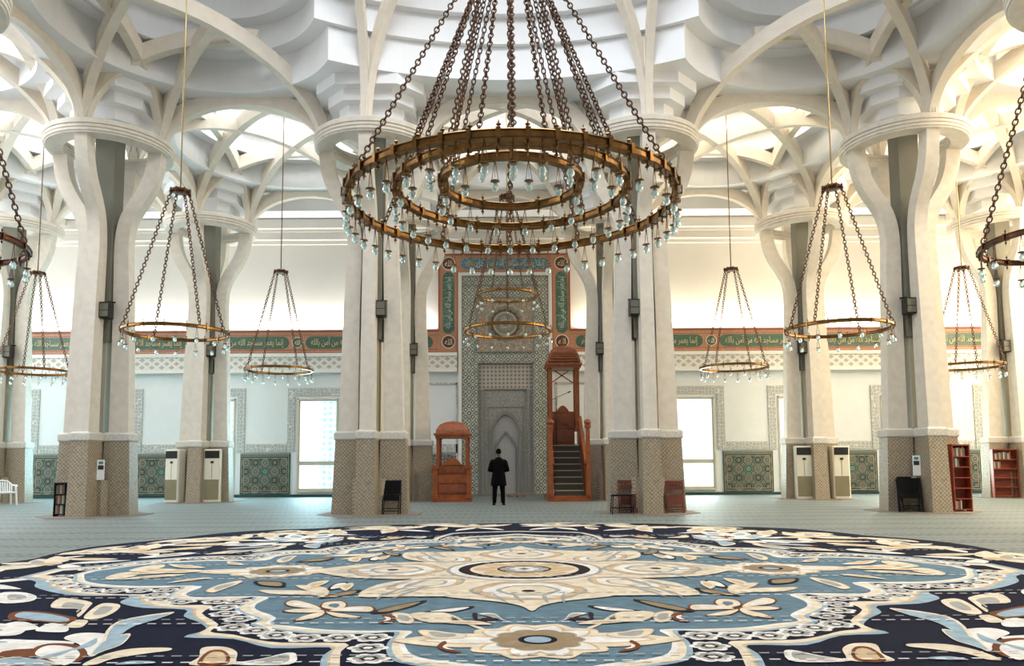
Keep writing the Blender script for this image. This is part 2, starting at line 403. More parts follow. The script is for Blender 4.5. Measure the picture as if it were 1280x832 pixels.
for h0, h1, R, r, ins in LEV:
    vs = voids(R, r, ins) if r else [('c', DC[0], DC[1], R)]
    verts = []; ed = []
    outer = [(-XW, -7), (XW, -7), (XW, YW), (-XW, YW)]
    for poly in [outline(v, vs) for v in vs]+[outer]:
        o = len(verts); n = len(poly); verts += [Vector(p) for p in poly]; ed += [(o+i, o+(i+1) % n) for i in range(n)]
    vo, _, fo, _, _, _ = delaunay_2d_cdt(verts, ed, [], 0, 1e-5)
    keep = []
    for f in fo:
        cx = sum(vo[i].x for i in f)/3; cy = sum(vo[i].y for i in f)/3
        if abs(cx) < XW and -7 < cy < YW and not any(inside(v, cx, cy) for v in vs): keep.append(tuple(f))
    b.add([(p.x, p.y, h0) for p in vo], keep)
    for v in vs:
        p = outline(v, vs); n = len(p)
        for i in range(n):
            a, d = p[i], p[(i+1) % n]; mx, my = (a[0]+d[0])/2, (a[1]+d[1])/2
            if any(inside(w, mx, my, 2e-3) for w in vs if w is not v): continue
            if abs(mx) > XW or my > YW: continue
            b.add([(a[0], a[1], h0), (d[0], d[1], h0), (d[0], d[1], h1), (a[0], a[1], h1)], [(0, 1, 2, 3)])
# main dome cap
prof = [(8.2*cos(t*PI/2/12), 15.8+4.2*sin(t*PI/2/12)) for t in range(12)]
b.lathe(prof+[(.01, 20.0)], 48, center=(DC[0], DC[1], 0))
# octagonal corbels over the pillars
def octa(h, c): return [(-h+c, -h), (h-c, -h), (h, -h+c), (h, h-c), (h-c, h), (-h+c, h), (-h, h-c), (-h, -h+c)]
PILL = [(x, YN) for x in (-18.125, -10.875, -3.625, 3.625, 10.875, 18.125)]+[(x, YF) for x in (-18.125, -10.875, -3.625, 3.625, 10.875, 18.125)]+[(-10.875, YN-S), (10.875, YN-S)]
for px, py in PILL:
    for h0, h1, hw, ch in ((10.42, 10.76, .86, .33), (10.76, 11.06, 1.14, .5), (11.06, 11.36, 1.42, .62)):
        p = octa(hw, ch); b.loft([[(px+x, py+y, z) for x, y in p] for z in (h0, h1)])
struct(b.build('ceiling', 'ceiling'), 'white vaulted ceiling of stepped rings and domes', 'ceiling')
# round skylights at the heads of the small vaults
n = 0
for v in voids(9, 1.5, 0)[1:]:
    if v[0] == 'c':
        if abs(abs(v[1])-S) < .1 and v[2] < YN: continue      # no skylight beside the main dome
        n += 1; q = MB(); q.lathe([(.01, 0), (1.5, 0)], 32, center=(0, 0, 0))
        warm = v[1] > 4
        o = q.build('window_%d' % (8+n), emit('skylight_%d' % n, (1., .90, .72) if warm else (.95, .97, 1.), 34. if abs(v[1]) > 9 and v[2] < YN else 14.), None, (v[1], v[2], 14.97))
        struct(o, 'round daylit skylight at the head of a small vault', 'window')

# ------------------------------------------------------------------ pillars
RC = [(0, .64), (2., .60), (4.5, .56), (6.0, .52), (6.9, .485), (7.5, .50), (7.95, .60), (8.3, .78), (8.7, 1.03), (9.1, 1.19), (9.5, 1.27), (9.95, 1.30)]
def rc(h): return smooth_pts(RC, h)
def shaft_mesh():
    b = MB(); hs = [1.9, 2.6, 3.5, 4.5, 5.5, 6.3]+[6.9+.1*i for i in range(29)]+[9.78]
    rings = []
    for h in hs:
        t = .52 if h < 2 else .52-.14*min(1, (h-2)/5.5)
        w = .36-.03*min(1, h/8)
        dr = (rc(h+.03)-rc(h-.03))/.06; k = 1/math.sqrt(1+dr*dr)
        nx, nz = k, -dr*k                                    # outward normal of the path
        r = rc(h); rings.append([(r+s*t/2*nx, q*w/2, h+s*t/2*nz) for s, q in ((-1, -1), (1, -1), (1, 1), (-1, 1))])
    rings[-1] = [(p[0], p[1], 9.78) for p in rings[-1]]
    b.loft(rings); return b.mesh('shaft', 'concrete')
def base_mesh():
    b = MB()
    def q(r0, r1, w, z): return [(r0, -w, z), (r1, -w, z), (r1, w, z), (r0, w, z)]
    b.loft([q(.22, 1.0, .25, .0), q(.26, .92, .225, 1.92)]); return b.mesh('tile_base', 'shaft_tile')
def band_mesh():
    b = MB()
    def q(e, z): return [(.24-e, -.225-e, z), (.92+e, -.225-e, z), (.92+e, .225+e, z), (.24-e, .225+e, z)]
    b.loft([q(.0, 1.92), q(.035, 1.96), q(.035, 2.12), q(-.03, 2.17)]); return b.mesh('carved_band', 'band')
def ring_mesh():
    b = MB(); p = [(1.14, 9.76), (1.56, 9.76), (1.57, 9.80), (1.60, 9.81), (1.605, 9.87), (1.575, 9.885), (1.61, 9.90), (1.615, 9.96), (1.59, 9.975), (1.63, 9.99), (1.635, 10.10), (1.60, 10.13), (1.14, 10.13), (1.12, 10.05), (1.15, 10.03), (1.12, 9.96), (1.15, 9.94), (1.12, 9.86)]
    b.lathe(p, 72, closed=True, smooth=False); return b.mesh('ring', 'concrete')
def core_mesh():
    b = MB(); p = octa(.44, .1); b.loft([[(x, y, z) for x, y in p] for z in (0, .92)]); return b.mesh('core', 'shaft_tile')
def shade_hem_mesh():  # thin brown plate: painted floor shadow and carpet hem round the pillar
    b = MB(); p = [(1.3, -.5), (1.3, .5), (.5, 1.3), (-.5, 1.3), (-1.3, .5), (-1.3, -.5), (-.5, -1.3), (.5, -1.3)]
    b.loft([[(x, y, z) for x, y in p] for z in (0, .012)]); return b.mesh('foot_mat', plain('brown_foot_mat', (.20, .16, .13), .9))
def duct_mesh(z0, z1, w, mat):
    b = MB(); b.box(-w, w, -w, w, z0, z1); return b.mesh('duct', mat)
def rib_mesh(d, span, t_end, rise, wd=.225, dp=.42, n=22, name='rib'):
    """arched rib from the ring: elliptical, starts upright at radius 1.4"""
    d = Vector((d[0], d[1], 0)).normalized(); b = MB(); rings = []; side = Vector((-d.y, d.x, 0))
    for i in range(n+1):
        t = t_end*i/n; s = (1-cos(t))/2
        p = Vector((1.4, 0, 10.08))+d*(span*s)+Vector((0, 0, rise*sin(t)))
        tan = (d*(span*sin(t)/2)+Vector((0, 0, rise*cos(t)))).normalized(); nrm = side.cross(tan)
        k = .72+.28*min(1, t/.6)
        rings.append([tuple(p+side*(a*wd/2)+nrm*(c*dp*k/2)) for a, c in ((-1, -1), (1, -1), (1, 1), (-1, 1))])
    b.loft(rings); return b.mesh(name, 'rib')
H = PI/2
def tend(frac): return math.acos(1-2*frac)
DG = math.hypot(5.85, 5.85)
RIB = {'edge': rib_mesh((1, 0), S-2.8, H, 1.28), 'orthL': rib_mesh((0, 1), S, H, 2.25), 'orthR': rib_mesh((0, -1), S, H, 2.25),
       'diagL': rib_mesh((1, 1), DG, H, 2.25), 'diagR': rib_mesh((1, -1), DG, H, 2.25),
       'longL': rib_mesh((0, 1), S, tend(4.45/S), 2.25), 'longR': rib_mesh((0, -1), S, tend(4.45/S), 2.25),
       'shortL': rib_mesh((1, 1), DG, tend(2.225*1.4142/DG), 2.25), 'shortR': rib_mesh((1, -1), DG, tend(2.225*1.4142/DG), 2.25),
       'domeS': rib_mesh((1, 0), 18.8, 1.0, 6.2, .2, .4, n=30), 'domeL': rib_mesh((1, 1), 18.8, 1.0, 6.2, .2, .4, n=30), 'domeR': rib_mesh((1, -1), 18.8, 1.0, 6.2, .2, .4, n=30),
       'wallN': rib_mesh((1, 0), 4.4, H, 1.28)}
PM = dict(shaft=shaft_mesh(), base=base_mesh(), band=band_mesh(), ring=ring_mesh(), core=core_mesh(), foot=shade_hem_mesh(), duct=duct_mesh(4.6, 10.5, .27, 'olive'), low=duct_mesh(.9, 4.6, .20, 'duct_low'))
ALL = ('edge', 'orthL', 'orthR', 'diagL', 'diagR')
SIDES = {'E': 0, 'N': H, 'W': PI, 'S': -H}
def pillar(x, y, label, ribs):
    root = thing('pillar', label, 'pillar', (x, y, 0), 0, 'white four-shaft pillars'); root['kind'] = 'thing'
    put('foot_mat', PM['foot'], root); put('core', PM['core'], root); put('duct', PM['duct'], root); put('duct_casing', PM['low'], root); put('ring', PM['ring'], root)
    for k, a in SIDES.items():
        s = put('shaft', PM['shaft'], root, (0, 0, 0), a)
        put('tile_base', PM['base'], s); put('carved_band', PM['band'], s)
        for r in ribs.get(k, ALL): put('rib', RIB[r], root, (0, 0, 0), a)
    return root
FAR = {'N': ('wallN',), 'E': ('edge', 'orthR', 'orthL', 'diagR', 'diagL'), 'W': ('edge', 'orthR', 'orthL', 'diagR', 'diagL')}
# E side: L = north, R = south.  S side: L = east, R = west.  W side: L = south, R = north.  N side: L = west, R = east.
for x, y, lab, rb in (
    (-10.875, YN, 'white branching pillar with the dark rack leaning at its tiled foot', {'S': ('edge', 'longL', 'orthR', 'shortL', 'diagR'), 'E': ('edge', 'orthL', 'longR', 'diagL', 'shortR')}),
    (-3.625, YN, 'white branching pillar with one black folding chair at its tiled foot', {'S': ('domeS', 'domeL'), 'W': ('edge', 'orthR', 'diagR', 'diagL'), 'E': ('edge', 'orthL', 'diagL')}),
    (3.625, YN, 'white branching pillar with two brown wooden chairs at its tiled foot', {'S': ('domeS', 'domeR'), 'E': ('edge', 'orthL', 'diagL', 'diagR'), 'W': ('edge', 'orthR', 'diagR')}),
    (10.875, YN, 'white branching pillar with black stacked chairs and the tall red bookcase at its foot', {'S': ('edge', 'longR', 'orthL', 'shortR', 'diagL'), 'W': ('edge', 'orthR', 'longL', 'diagR', 'shortL')}),
    (-18.125, YN, 'white pillar whose ribs reach in beyond the rack pillar', {}),
    (18.125, YN, 'white pillar whose ribs reach in beyond the stacked chair pillar', {}),
    (-18.125, YF, 'far white pillar beside the white plastic chair', FAR),
    (-10.875, YF, 'far white pillar between two air conditioners near dark green tile panels', FAR),
    (-3.625, YF, 'far white pillar behind the wooden armchair pulpit', FAR),
    (3.625, YF, 'far white pillar beside the tall wooden stair pulpit', FAR),
    (10.875, YF, 'far white pillar between two air conditioners near the glaring window', FAR),
    (18.125, YF, 'far white pillar with the low red bookcase at its foot', FAR),
    (-10.875, YN-S, 'near white pillar in front of the rack pillar, carrying the dome', {'N': ('edge', 'diagR', 'orthL', 'diagL'), 'E': ('domeS', 'domeR')}),
    (10.875, YN-S, 'near white pillar in front of the stacked chair pillar, carrying the dome', {'N': ('edge', 'diagL', 'orthR', 'diagR'), 'W': ('domeS', 'domeL')})):
    pillar(x, y, lab, rb)

# ------------------------------------------------------------------ calligraphy band, mihrab
def rrect(x0, x1, z0, z1, n=8):
    """cartouche outline with round ends"""
    if x1-x0 >= z1-z0:
        r = (z1-z0)/2; a = [(x1-r+r*cos(-H+PI*i/n), (z0+z1)/2+r*sin(-H+PI*i/n)) for i in range(n+1)]
        return a+[(x0+r+r*cos(H+PI*i/n), (z0+z1)/2+r*sin(H+PI*i/n)) for i in range(n+1)]
    r = (x1-x0)/2; a = [((x0+x1)/2+r*cos(PI*i/n), z1-r+r*sin(PI*i/n)) for i in range(n+1)]
    return a+[((x0+x1)/2+r*cos(PI+PI*i/n), z0+r+r*sin(PI+PI*i/n)) for i in range(n+1)]
def roundel(x, z, r, y, parent, pale=False):
    c = MB(); c.prism([(x+r*cos(2*PI*i/20), z+r*sin(2*PI*i/20)) for i in range(20)], y-.02, y, 0)
    for k in range(20):
        a0, a1 = 2*PI*k/20, 2*PI*(k+1)/20
        c.prism([(x+r*q*cos(a), z+r*q*sin(a)) for q, a in ((1, a0), (1.12, a0), (1.12, a1), (1, a1))], y-.03, y, 1)
    t = text_mesh(PHRASES[2], r*1.2, r*1.0, 'cream')
    c.add([(v.co.x+x, v.co.y+y-.03, v.co.z+z) for v in t.vertices], [tuple(p.vertices) for p in t.polygons], 1)
    c.build('roundel', ['roundel' if not pale else 'cart', 'cream'], parent)
def cartouche(x0, x1, z0, z1, y, parent, mat='cart', word=0, ink='gold'):
    c = MB(); c.prism(rrect(x0, x1, z0, z1), y-.015, y, 0)
    w = x1-x0; h = z1-z0; cx, cz = (x0+x1)/2, (z0+z1)/2
    if w > h:
        t = text_mesh(PHRASES[word], w-h*.9, h*.82, ink); vs = [(v.co.x+cx, v.co.y+y-.025, v.co.z+cz) for v in t.vertices]
    else:
        t = text_mesh(PHRASES[word], h-w*.9, w*.82, ink); vs = [(-v.co.z+cx, v.co.y+y-.025, v.co.x+cz) for v in t.vertices]
    c.add(vs, [tuple(p.vertices) for p in t.polygons], 1)
    c.build('cartouche', [mat, ink], parent)
Z0, Z1 = 5.84, 6.72
for sx, lab in ((-1, 'salmon and green calligraphy band on the wall west of the mihrab'), (1, 'salmon and green calligraphy band on the wall east of the mihrab')):
    root = thing('calligraphy_band', lab, 'calligraphy band', (0, YW, 0), 0, 'calligraphy bands')
    xi = 2.6 if sx > 0 else -2.76; xo = sx*XW
    a, d = min(xi, xo), max(xi, xo)
    c = MB(); c.box(a, d, -.06, 0, Z0, Z1, 0); c.box(a, d, -.09, 0, Z1, Z1+.07, 1); c.box(a, d, -.07, 0, Z0-.03, Z0+.03, 1); c.box(a, d, -.07, 0, 6.58, 6.60, 1); c.box(a, d, -.07, 0, 5.97, 5.99, 1)
    c.build('tile_ground', ['salmon', 'salmon_edge'], root)
    x = abs(xi)+.25; n = 0
    while x+1 < XW:
        w = 1.05 if n == 0 else 3.5
        lo, hi = sorted((sx*x, sx*(x+w))); cartouche(lo, hi, 6.03, 6.54, -.06, root, word=1 if n == 0 else 0)
        x += w+.34; roundel(sx*x, 6.29, .2, -.06, root, True); x += .34; n += 1
# mihrab: frame of calligraphy, silver mosaic slab, stepped recesses, pointed niche
mh = thing('mihrab', 'tall silver mosaic mihrab framed by salmon and green calligraphy', 'mihrab', (-.04, YW, 0))
c = MB(); y = -.10
c.box(-2.72, -1.95, y, 0, Z0, 9.92, 0); c.box(1.95, 2.66, y, 0, Z0, 9.92, 0); c.box(-1.95, 1.95, y, 0, 9.16, 9.92, 0)
for x0, x1, z0, z1 in ((-2.75, -2.70, Z0+.9, 9.95), (2.64, 2.69, Z0+.9, 9.95), (-2.75, 2.69, 9.9, 9.96), (-1.97, -1.92, Z0, 9.18), (1.92, 1.97, Z0, 9.18), (-1.95, 1.95, 9.13, 9.18), (-2.72, -1.95, Z0-.04, Z0), (1.95, 2.66, Z0-.04, Z0)): c.box(x0, x1, y-.03, 0, z0, z1, 1)
fr = c.build('calligraphy_frame', ['salmon', 'salmon_edge'], mh)
for sx in (-1, 1):
    x = 2.33*sx
    cartouche(x-.24, x+.24, 6.62, 9.2, y, fr, 'cart', 0, 'silver_letter'); roundel(x, 6.28, .25, y, fr); roundel(x, 9.55, .25, y, fr)
cartouche(-1.85, 1.85, 9.3, 9.78, y, fr, 'cart_blue', 0, 'silver_letter')
c = MB(); c.box(-1.92, -1.78, -.30, 0, 0, 9.13); c.box(1.78, 1.92, -.30, 0, 0, 9.13); c.box(-1.78, 1.78, -.30, 0, 9.0, 9.13); c.build('white_moulding', 'cornice_plain', mh)
c = MB(); y0 = -.26
c.box(-1.78, -1.08, y0, 0, 0, 9.0); c.box(1.10, 1.78, y0, 0, 0, 9.0); c.box(-1.08, 1.10, y0, 0, 5.35, 9.0)
c.build('mosaic_surround', 'silver', mh)
c = MB()
for x0, x1, z0, z1 in ((-1.78, 1.78, 8.93, 9.0), (-1.78, 1.78, 8.55, 8.62), (-1.12, -1.08, 0, 5.39), (1.10, 1.14, 0, 5.39), (-1.12, 1.14, 5.35, 5.39), (-1.78, -1.74, 0, 9), (1.74, 1.78, 0, 9)): c.box(x0, x1, y0-.02, 0, z0, z1)
c.build('edge_moulding', 'silver_dark', mh)
# carved square with rosette above the niche
c = MB(); c.box(-1.12, 1.12, y0-.03, y0, 5.85, 8.05, 0)
for x0, x1, z0, z1 in ((-1.2, -1.12, 5.8, 8.1), (1.12, 1.2, 5.8, 8.1), (-1.12, 1.12, 5.8, 5.85), (-1.12, 1.12, 8.05, 8.1)): c.box(x0, x1, y0-.06, y0, z0, z1, 1)
c.build('carved_square', [mosaic('copper_silver_tile', (.26, .19, .13), (.52, .47, .40), (.34, .22, .15), 14., .3), 'silver_dark'], mh)
c = MB(); zc = 6.98; st = [(.84, 1), (.74, 0), (.60, 2), (.50, 1), (.42, 0), (.30, 3), (.20, 1), (.12, 0)]
for k, (r, mi) in enumerate(st): c.prism([(r*(1+(.05*cos(16*2*PI*i/64) if k < 3 else 0))*cos(2*PI*i/64), zc+r*(1+(.05*cos(16*2*PI*i/64) if k < 3 else 0))*sin(2*PI*i/64)) for i in range(64)], y0-.045-.012*k, y0-.02, mi)
c.build('rosette', ['silver_dark', 'zt', plain('rosette_brown', (.12, .06, .035), .4), 'silver_fine'], mh)
# first recess: lattice panel above, jambs
c = MB(); c.box(-1.08, 1.10, -.16, 0, 4.3, 5.35); c.build('lattice_panel', 'silver_lat', mh)
c = MB(); c.box(-1.08, -.85, -.16, 0, 0, 4.3, 0); c.box(.88, 1.10, -.16, 0, 0, 4.3, 0)
for x in (-.87, .86, -1.0, 1.0): c.box(x-.015, x+.015, -.18, 0, 0, 4.32, 1)
c.box(-.87, .88, -.18, 0, 4.29, 4.33, 1); c.build('jamb_mosaic', ['silver_fine', 'silver_dark'], mh)
def pointed(a, spring, apex, n=24, p=1.9, q=1.35):
    return [(a*(-1+2*i/n), spring+(apex-spring)*(max(0, 1-abs(-1+2*i/n)**p))**(1/q)) for i in range(n+1)]
def arch_plate(b, x0, x1, ztop, arch, y0, y1, mi=0):
    """slab with an arched opening down to the floor"""
    a0, a1 = arch[0][0], arch[-1][0]
    b.box(x0, a0, y0, y1, 0, ztop, mi); b.box(a1, x1, y0, y1, 0, ztop, mi)
    for (xa, za), (xb, zb) in zip(arch, arch[1:]):
        b.prism([(xa, za), (xb, zb), (xb, ztop), (xa, ztop)], y0, y1, mi)
c = MB(); A1 = pointed(.63, 2.62, 3.42); arch_plate(c, -.85, .88, 4.3, A1, -.10, 0); c.build('arch_spandrel', 'silver_fine', mh)
def arch_band(b, inner, outer, y0, y1, mi):
    pi = [(inner[0][0], 0)]+inner+[(inner[-1][0], 0)]; po = [(outer[0][0], 0)]+outer+[(outer[-1][0], 0)]
    for k in range(len(pi)-1): b.prism([pi[k], pi[k+1], po[k+1], po[k]], y0, y1, mi)
c = MB(); arch_band(c, pointed(.52, 2.62, 3.28), pointed(.63, 2.62, 3.42), -.15, 0, 0)
for x0, x1, z0, z1 in ((-.72, -.68, 0, 3.6), (.68, .72, 0, 3.6), (-.72, .72, 3.56, 3.6)): c.box(x0, x1, -.125, 0, z0, z1, 0)
c.build('arch_moulding', 'silver_dark', mh)
c = MB(); arch_band(c, pointed(.38, 1.95, 2.5, p=1.2, q=1.1), pointed(.46, 1.97, 2.62, p=1.2, q=1.1), -.08, 0, 0); c.build('inner_arch', 'silver_dark', mh)
c = MB(); c.box(-.63, .63, -.03, 0, 0, 3.5); c.build('niche_back', mosaic('niche_silver', (.30, .30, .30), (.60, .61, .62), (.44, .45, .46), 26., .2), mh)
# low dark step, put in for the shadowed floor before the niche
c = MB(); c.box(-1.95, 1.9, -.5, 0, 0, .10); c.build('step', 'silver_dark', mh)
for k in range(3):
    s = thing('slipper', ['reddish slipper at the niche, nearest the standing man', 'reddish slipper lying in the middle of three at the niche', 'reddish slipper at the niche, farthest from the standing man'][k], 'slipper', (.12+.27*k, YW-1.0, 0), .5-k*.4, 'slippers by the niche')
    c = MB(); c.loft([[(x*w, y, z*hh) for x, z in ((-1, 0), (1, 0), (1, .5), (.6, 1), (-.6, 1), (-1, .5))] for y, w, hh in ((-.14, .035, .03), (-.06, .05, .035), (.04, .055, .07), (.11, .045, .08), (.14, .02, .04))]); c.build('upper', plain('slipper_red', (.30, .07, .03), .6), s)
    c = MB(); c.prism([(.05*cos(t*PI/8), .145*sin(t*PI/8)) for t in range(16)], 0, .012, 0, 'xy'); c.build('sole', 'dark', s)
# plain beige panels either side of the mihrab
c = MB()
for x0, x1 in ((-3.5, -2.0), (2.0, 3.4)):
    c.box(x0, x0+.07, YW-.06, YW, .3, 4.6); c.box(x1-.07, x1, YW-.06, YW, .3, 4.6); c.box(x0, x1, YW-.06, YW, 4.53, 4.6); c.box(x0, x1, YW-.06, YW, 1.75, 2.1)
struct(c.build('trim_4', 'frieze'), 'plain beige panel mouldings beside the mihrab', 'trim')
c = MB()
for x0, x1 in ((-4.6, -2.0), (2.0, 4.6)): c.box(x0, x1, YW-.05, YW, .1, 1.7)
struct(c.build('trim_5', mosaic('dado_tile', (.07, .10, .09), (.40, .40, .34), (.2, .2, .16), 7.)), 'dark patterned tile dado beside the mihrab', 'trim')

# ------------------------------------------------------------------ zellige tile panels between the windows
def panel_mesh():
    b = MB(); W, Hh = 2.02, 1.64; y = -.05
    b.box(-W/2, W/2, y, 0, 0, Hh, 0)
    def disc(x, z, r, yy, mi, n=16, star=0, ph=0):
        pts = [(x+r*(1-(star if i % 2 else 0))*cos(ph+2*PI*i/n), z+r*(1-(star if i % 2 else 0))*sin(ph+2*PI*i/n)) for i in range(n)]
        b.add([(p[0], yy, p[1]) for p in pts], [tuple(range(n))], mi)
    def ringd(x, z, r0, r1, yy, mi, n=16, ph=0):
        for i in range(n):
            a, c = ph+2*PI*i/n, ph+2*PI*(i+1)/n
            b.add([(x+r*cos(t), yy, z+r*sin(t)) for r, t in ((r0, a), (r1, a), (r1, c), (r0, c))], [(0, 1, 2, 3)], mi)
    def rect(x0, x1, z0, z1, yy, mi): b.add([(x0, yy, z0), (x1, yy, z0), (x1, yy, z1), (x0, yy, z1)], [(0, 1, 2, 3)], mi)
    # border lines
    for t, k in ((.05, 1), (.09, 2), (.13, 1)):
        for x0, x1, z0, z1 in ((-W/2+t, W/2-t, t, t+.018), (-W/2+t, W/2-t, Hh-t-.018-.06, Hh-t-.06), (-W/2+t, -W/2+t+.018, t, Hh-t-.06), (W/2-t-.018, W/2-t, t, Hh-t-.06)): rect(x0, x1, z0, z1, y-.004, k)
    for i in range(26): disc(-W/2+.06+i*.076, Hh-.05, .03, y-.004, 1, 6)
    pts = []
    for i in range(5):
        for j in range(4):
            x = -.78+.39*i; z = .20+.355*j
            pts.append((x, z, (i+j) % 2))
    for x, z, odd in pts:
        if abs(x) > .85: continue
        if odd:
            ringd(x, z, .165, .18, y-.004, 1, 8, PI/8); ringd(x, z, .10, .125, y-.004, 1, 16); disc(x, z, .085, y-.004, 2, 16); disc(x, z, .07, y-.006, 1, 16, .5); disc(x, z, .03, y-.008, 0, 8)
        else:
            ringd(x, z, .165, .178, y-.003, 1, 8, PI/8); disc(x, z, .145, y-.004, 3 if abs(x) < .1 and .3 < z < 1.1 else 2, 16, .45); disc(x, z, .085, y-.006, 1, 16, .5); disc(x, z, .045, y-.008, 0, 8); disc(x, z, .02, y-.009, 1, 8)
    for i in range(4):
        for j in range(3):
            x = -.78+.195+.39*i; z = .20+.1775+.355*j
            disc(x, z, .075, y-.004, 1, 8, .4); disc(x, z, .045, y-.006, 2, 8, .4)
    return b.mesh('zellige', ['zg', 'zt', 'zd', 'zb'])
pme = panel_mesh()
for x, lab in zip(PANX, ['green zellige tile panel beside the white plastic chair', 'dark green zellige tile panel between the rack pillar and an air conditioner', 'green zellige tile panel between two turquoise windows', 'green zellige tile panel beside the tall glaring window', 'brownish zellige tile panel beside the air conditioner in the east', 'zellige tile panel half hidden by the tall red bookcase']):
    tag(put('tile_panel', pme, None, (x, YW, .12)), lab, 'tile panel', 'zellige tile panels')

# ------------------------------------------------------------------ chandeliers
def chain_mesh(length, link=.085, r=.009, w=.028):
    b = MB(); n = max(2, int(length/(link*.76))); step = length/n
    for k in range(n):
        pts = []
        for i in range(10):
            a = 2*PI*i/10; u = w*cos(a); v = (link/2)*sin(a)+.0
            pts.append((u, 0, v+step*(k+.5)) if k % 2 else (0, u, v+step*(k+.5)))
        rings = []
        for i in range(10):
            p = Vector(pts[i]); t = (Vector(pts[(i+1) % 10])-Vector(pts[i-1])).normalized()
            s = Vector((0, 1, 0)) if k % 2 else Vector((1, 0, 0)); q = t.cross(s)
            rings.append([tuple(p+(s*cos(x)+q*sin(x))*r) for x in (0, H, PI, 3*H)])
        rings.append(rings[0]); b.loft(rings, 0, True, False)
    return b.mesh('chain', 'chain')
def ring_mesh_brass(R, hgt, thick, nfin, mat, spike):
    b = MB(); h = hgt/2; t = thick/2
    p = [(R-t, -h), (R+t, -h), (R+t*1.25, -h*.75), (R+t*.8, -h*.5), (R+t*.8, h*.5), (R+t*1.25, h*.75), (R+t, h), (R-t, h), (R-t*1.25, h*.75), (R-t*.8, h*.5), (R-t*.8, -h*.5), (R-t*1.25, -h*.75)]
    b.lathe(p, max(48, nfin*2), closed=True, smooth=False)
    for k in range(nfin):
        a = 2*PI*(k+.5)/nfin; m = Matrix.Translation((R*cos(a), R*sin(a), 0)) @ Matrix.Rotation(a, 4, 'Z')
        b.box(-t*1.5, t*1.5, -t*.6, t*.6, -h*1.1, h*1.1, 0, m)
        for s in (1, -1):
            b.loft([[(x*q, y*q, s*z) for x, y in ((1, 0), (0, 1), (-1, 0), (0, -1))] for q, z in ((t*.3, h), (t*.3, h+spike*.35), (t*.75, h+spike*.5), (t*.25, h+spike*.65), (.001, h+spike))], 0, False, True, True, m)
    return b.mesh('ring', mat)
def lamp_meshes(drop, gl, mat):
    """a lamp: forked hanger with a small cup, and a pear of aqua glass below"""
    b = MB(); w = drop*.11; zc = -(drop-gl)
    b.tube([(0, 0, 0), (0, 0, -drop*.06)], drop*.02, 6)
    for s in (-1, 1): b.tube([(s*.15*w, 0, -drop*.05), (s*w, 0, zc)], drop*.011, 5)
    b.tube([(0, 0, -drop*.05), (0, 0, zc*.8)], drop*.007, 4)
    b.lathe([(.001, zc+drop*.02), (w*1.25, zc+drop*.015), (w*1.35, zc-drop*.012), (.001, zc-drop*.02)], 12)
    g = MB(); r = gl*.34
    g.lathe([(.001, zc), (r*.45, zc-.02*gl), (r*.5, zc-.2*gl), (r*.85, zc-.4*gl), (r, zc-.62*gl), (r*.8, zc-.85*gl), (r*.35, zc-.98*gl), (.001, zc-gl)], 12)
    return b.mesh('hanger', mat), g.mesh('glass', 'glass')
_cache = {}
def cached(key, fn):
    if key not in _cache: _cache[key] = fn()
    return _cache[key]
def chandelier(label, x, y, tiers, hub_h, hub_r, rod_top, drop, gl, mat, rod_mat, group=None, link=.085, rod_r=.02, rod=True):
    """tiers: (radius, height, lamps, chain angles, ring height, ring thickness)"""
    root = thing('chandelier', label, 'chandelier', (x, y, 0), 0, group)
    for R, h, nl, ang, rh, rt in tiers:
        o = put('ring', cached(('ring', R, nl, mat), lambda: ring_mesh_brass(R, rh, rt, nl, mat, rh*1.1)), root, (0, 0, h))
        o['label'] = '%s brass hoop' % ('largest' if R > 2 else 'smaller' if R > .9 else 'small')
        hm, gm = cached(('lamp', drop, mat), lambda: lamp_meshes(drop, gl, mat))
        for k in range(nl):
            a = 2*PI*k/nl; q = put('lamp', hm, root, (R*cos(a), R*sin(a), h-rh*.5), a+H); put('glass', gm, q)
        for deg in ang:
            a = math.radians(deg)-H
            p0 = Vector((R*cos(a), R*sin(a), h+rh*.5)); p1 = Vector((hub_r*cos(a), hub_r*sin(a), hub_h)); d = p1-p0
            c = put('chain', cached(('chain', round(d.length, 2), link), lambda: chain_mesh(d.length, link, link*.11, link*.33)), root, p0)
            c.rotation_mode = 'QUATERNION'; c.rotation_quaternion = d.to_track_quat('Z', 'Y')
    b = MB(); r = hub_r
    b.lathe([(.001, .05*r), (r*.8, .05*r), (r*1.1, -.1*r), (r*1.1, -.35*r), (r*.7, -.5*r), (.001, -.5*r)], 16)
    for k in range(8):
        a = 2*PI*k/8; b.lathe([(.001, .05), (.03, .02), (.03, -.05), (.001, -.09)], 6, center=(r*1.1*cos(a), r*1.1*sin(a), -.2*r))
    b.build('canopy', 'brass_dark', root, (0, 0, hub_h+.25*r))
    if rod:
        b = MB(); b.tube([(0, 0, hub_h), (0, 0, rod_top)], rod_r, 8); b.build('rod', rod_mat, root)
    return root
chandelier('great three-hoop brass chandelier hung with aqua glass lamps under the dome', -.01, 9.45,
    [(2.05, 4.58, 44, (0, 30, -30, 60, -60, 120, -120, 150, -150, 180), .10, .085),
     (1.46, 4.74, 28, (15, 45, -15, -45, 135, -135), .095, .08),
     (.88, 4.84, 14, (0, 75, -75, 180, 105, -105), .095, .08)], 8.05, .28, 19.8, .37, .125, 'brass', 'rod', None, .088, .03)
SG = 'small single-hoop brass chandeliers'
A4 = (48, -48, 132, -132)
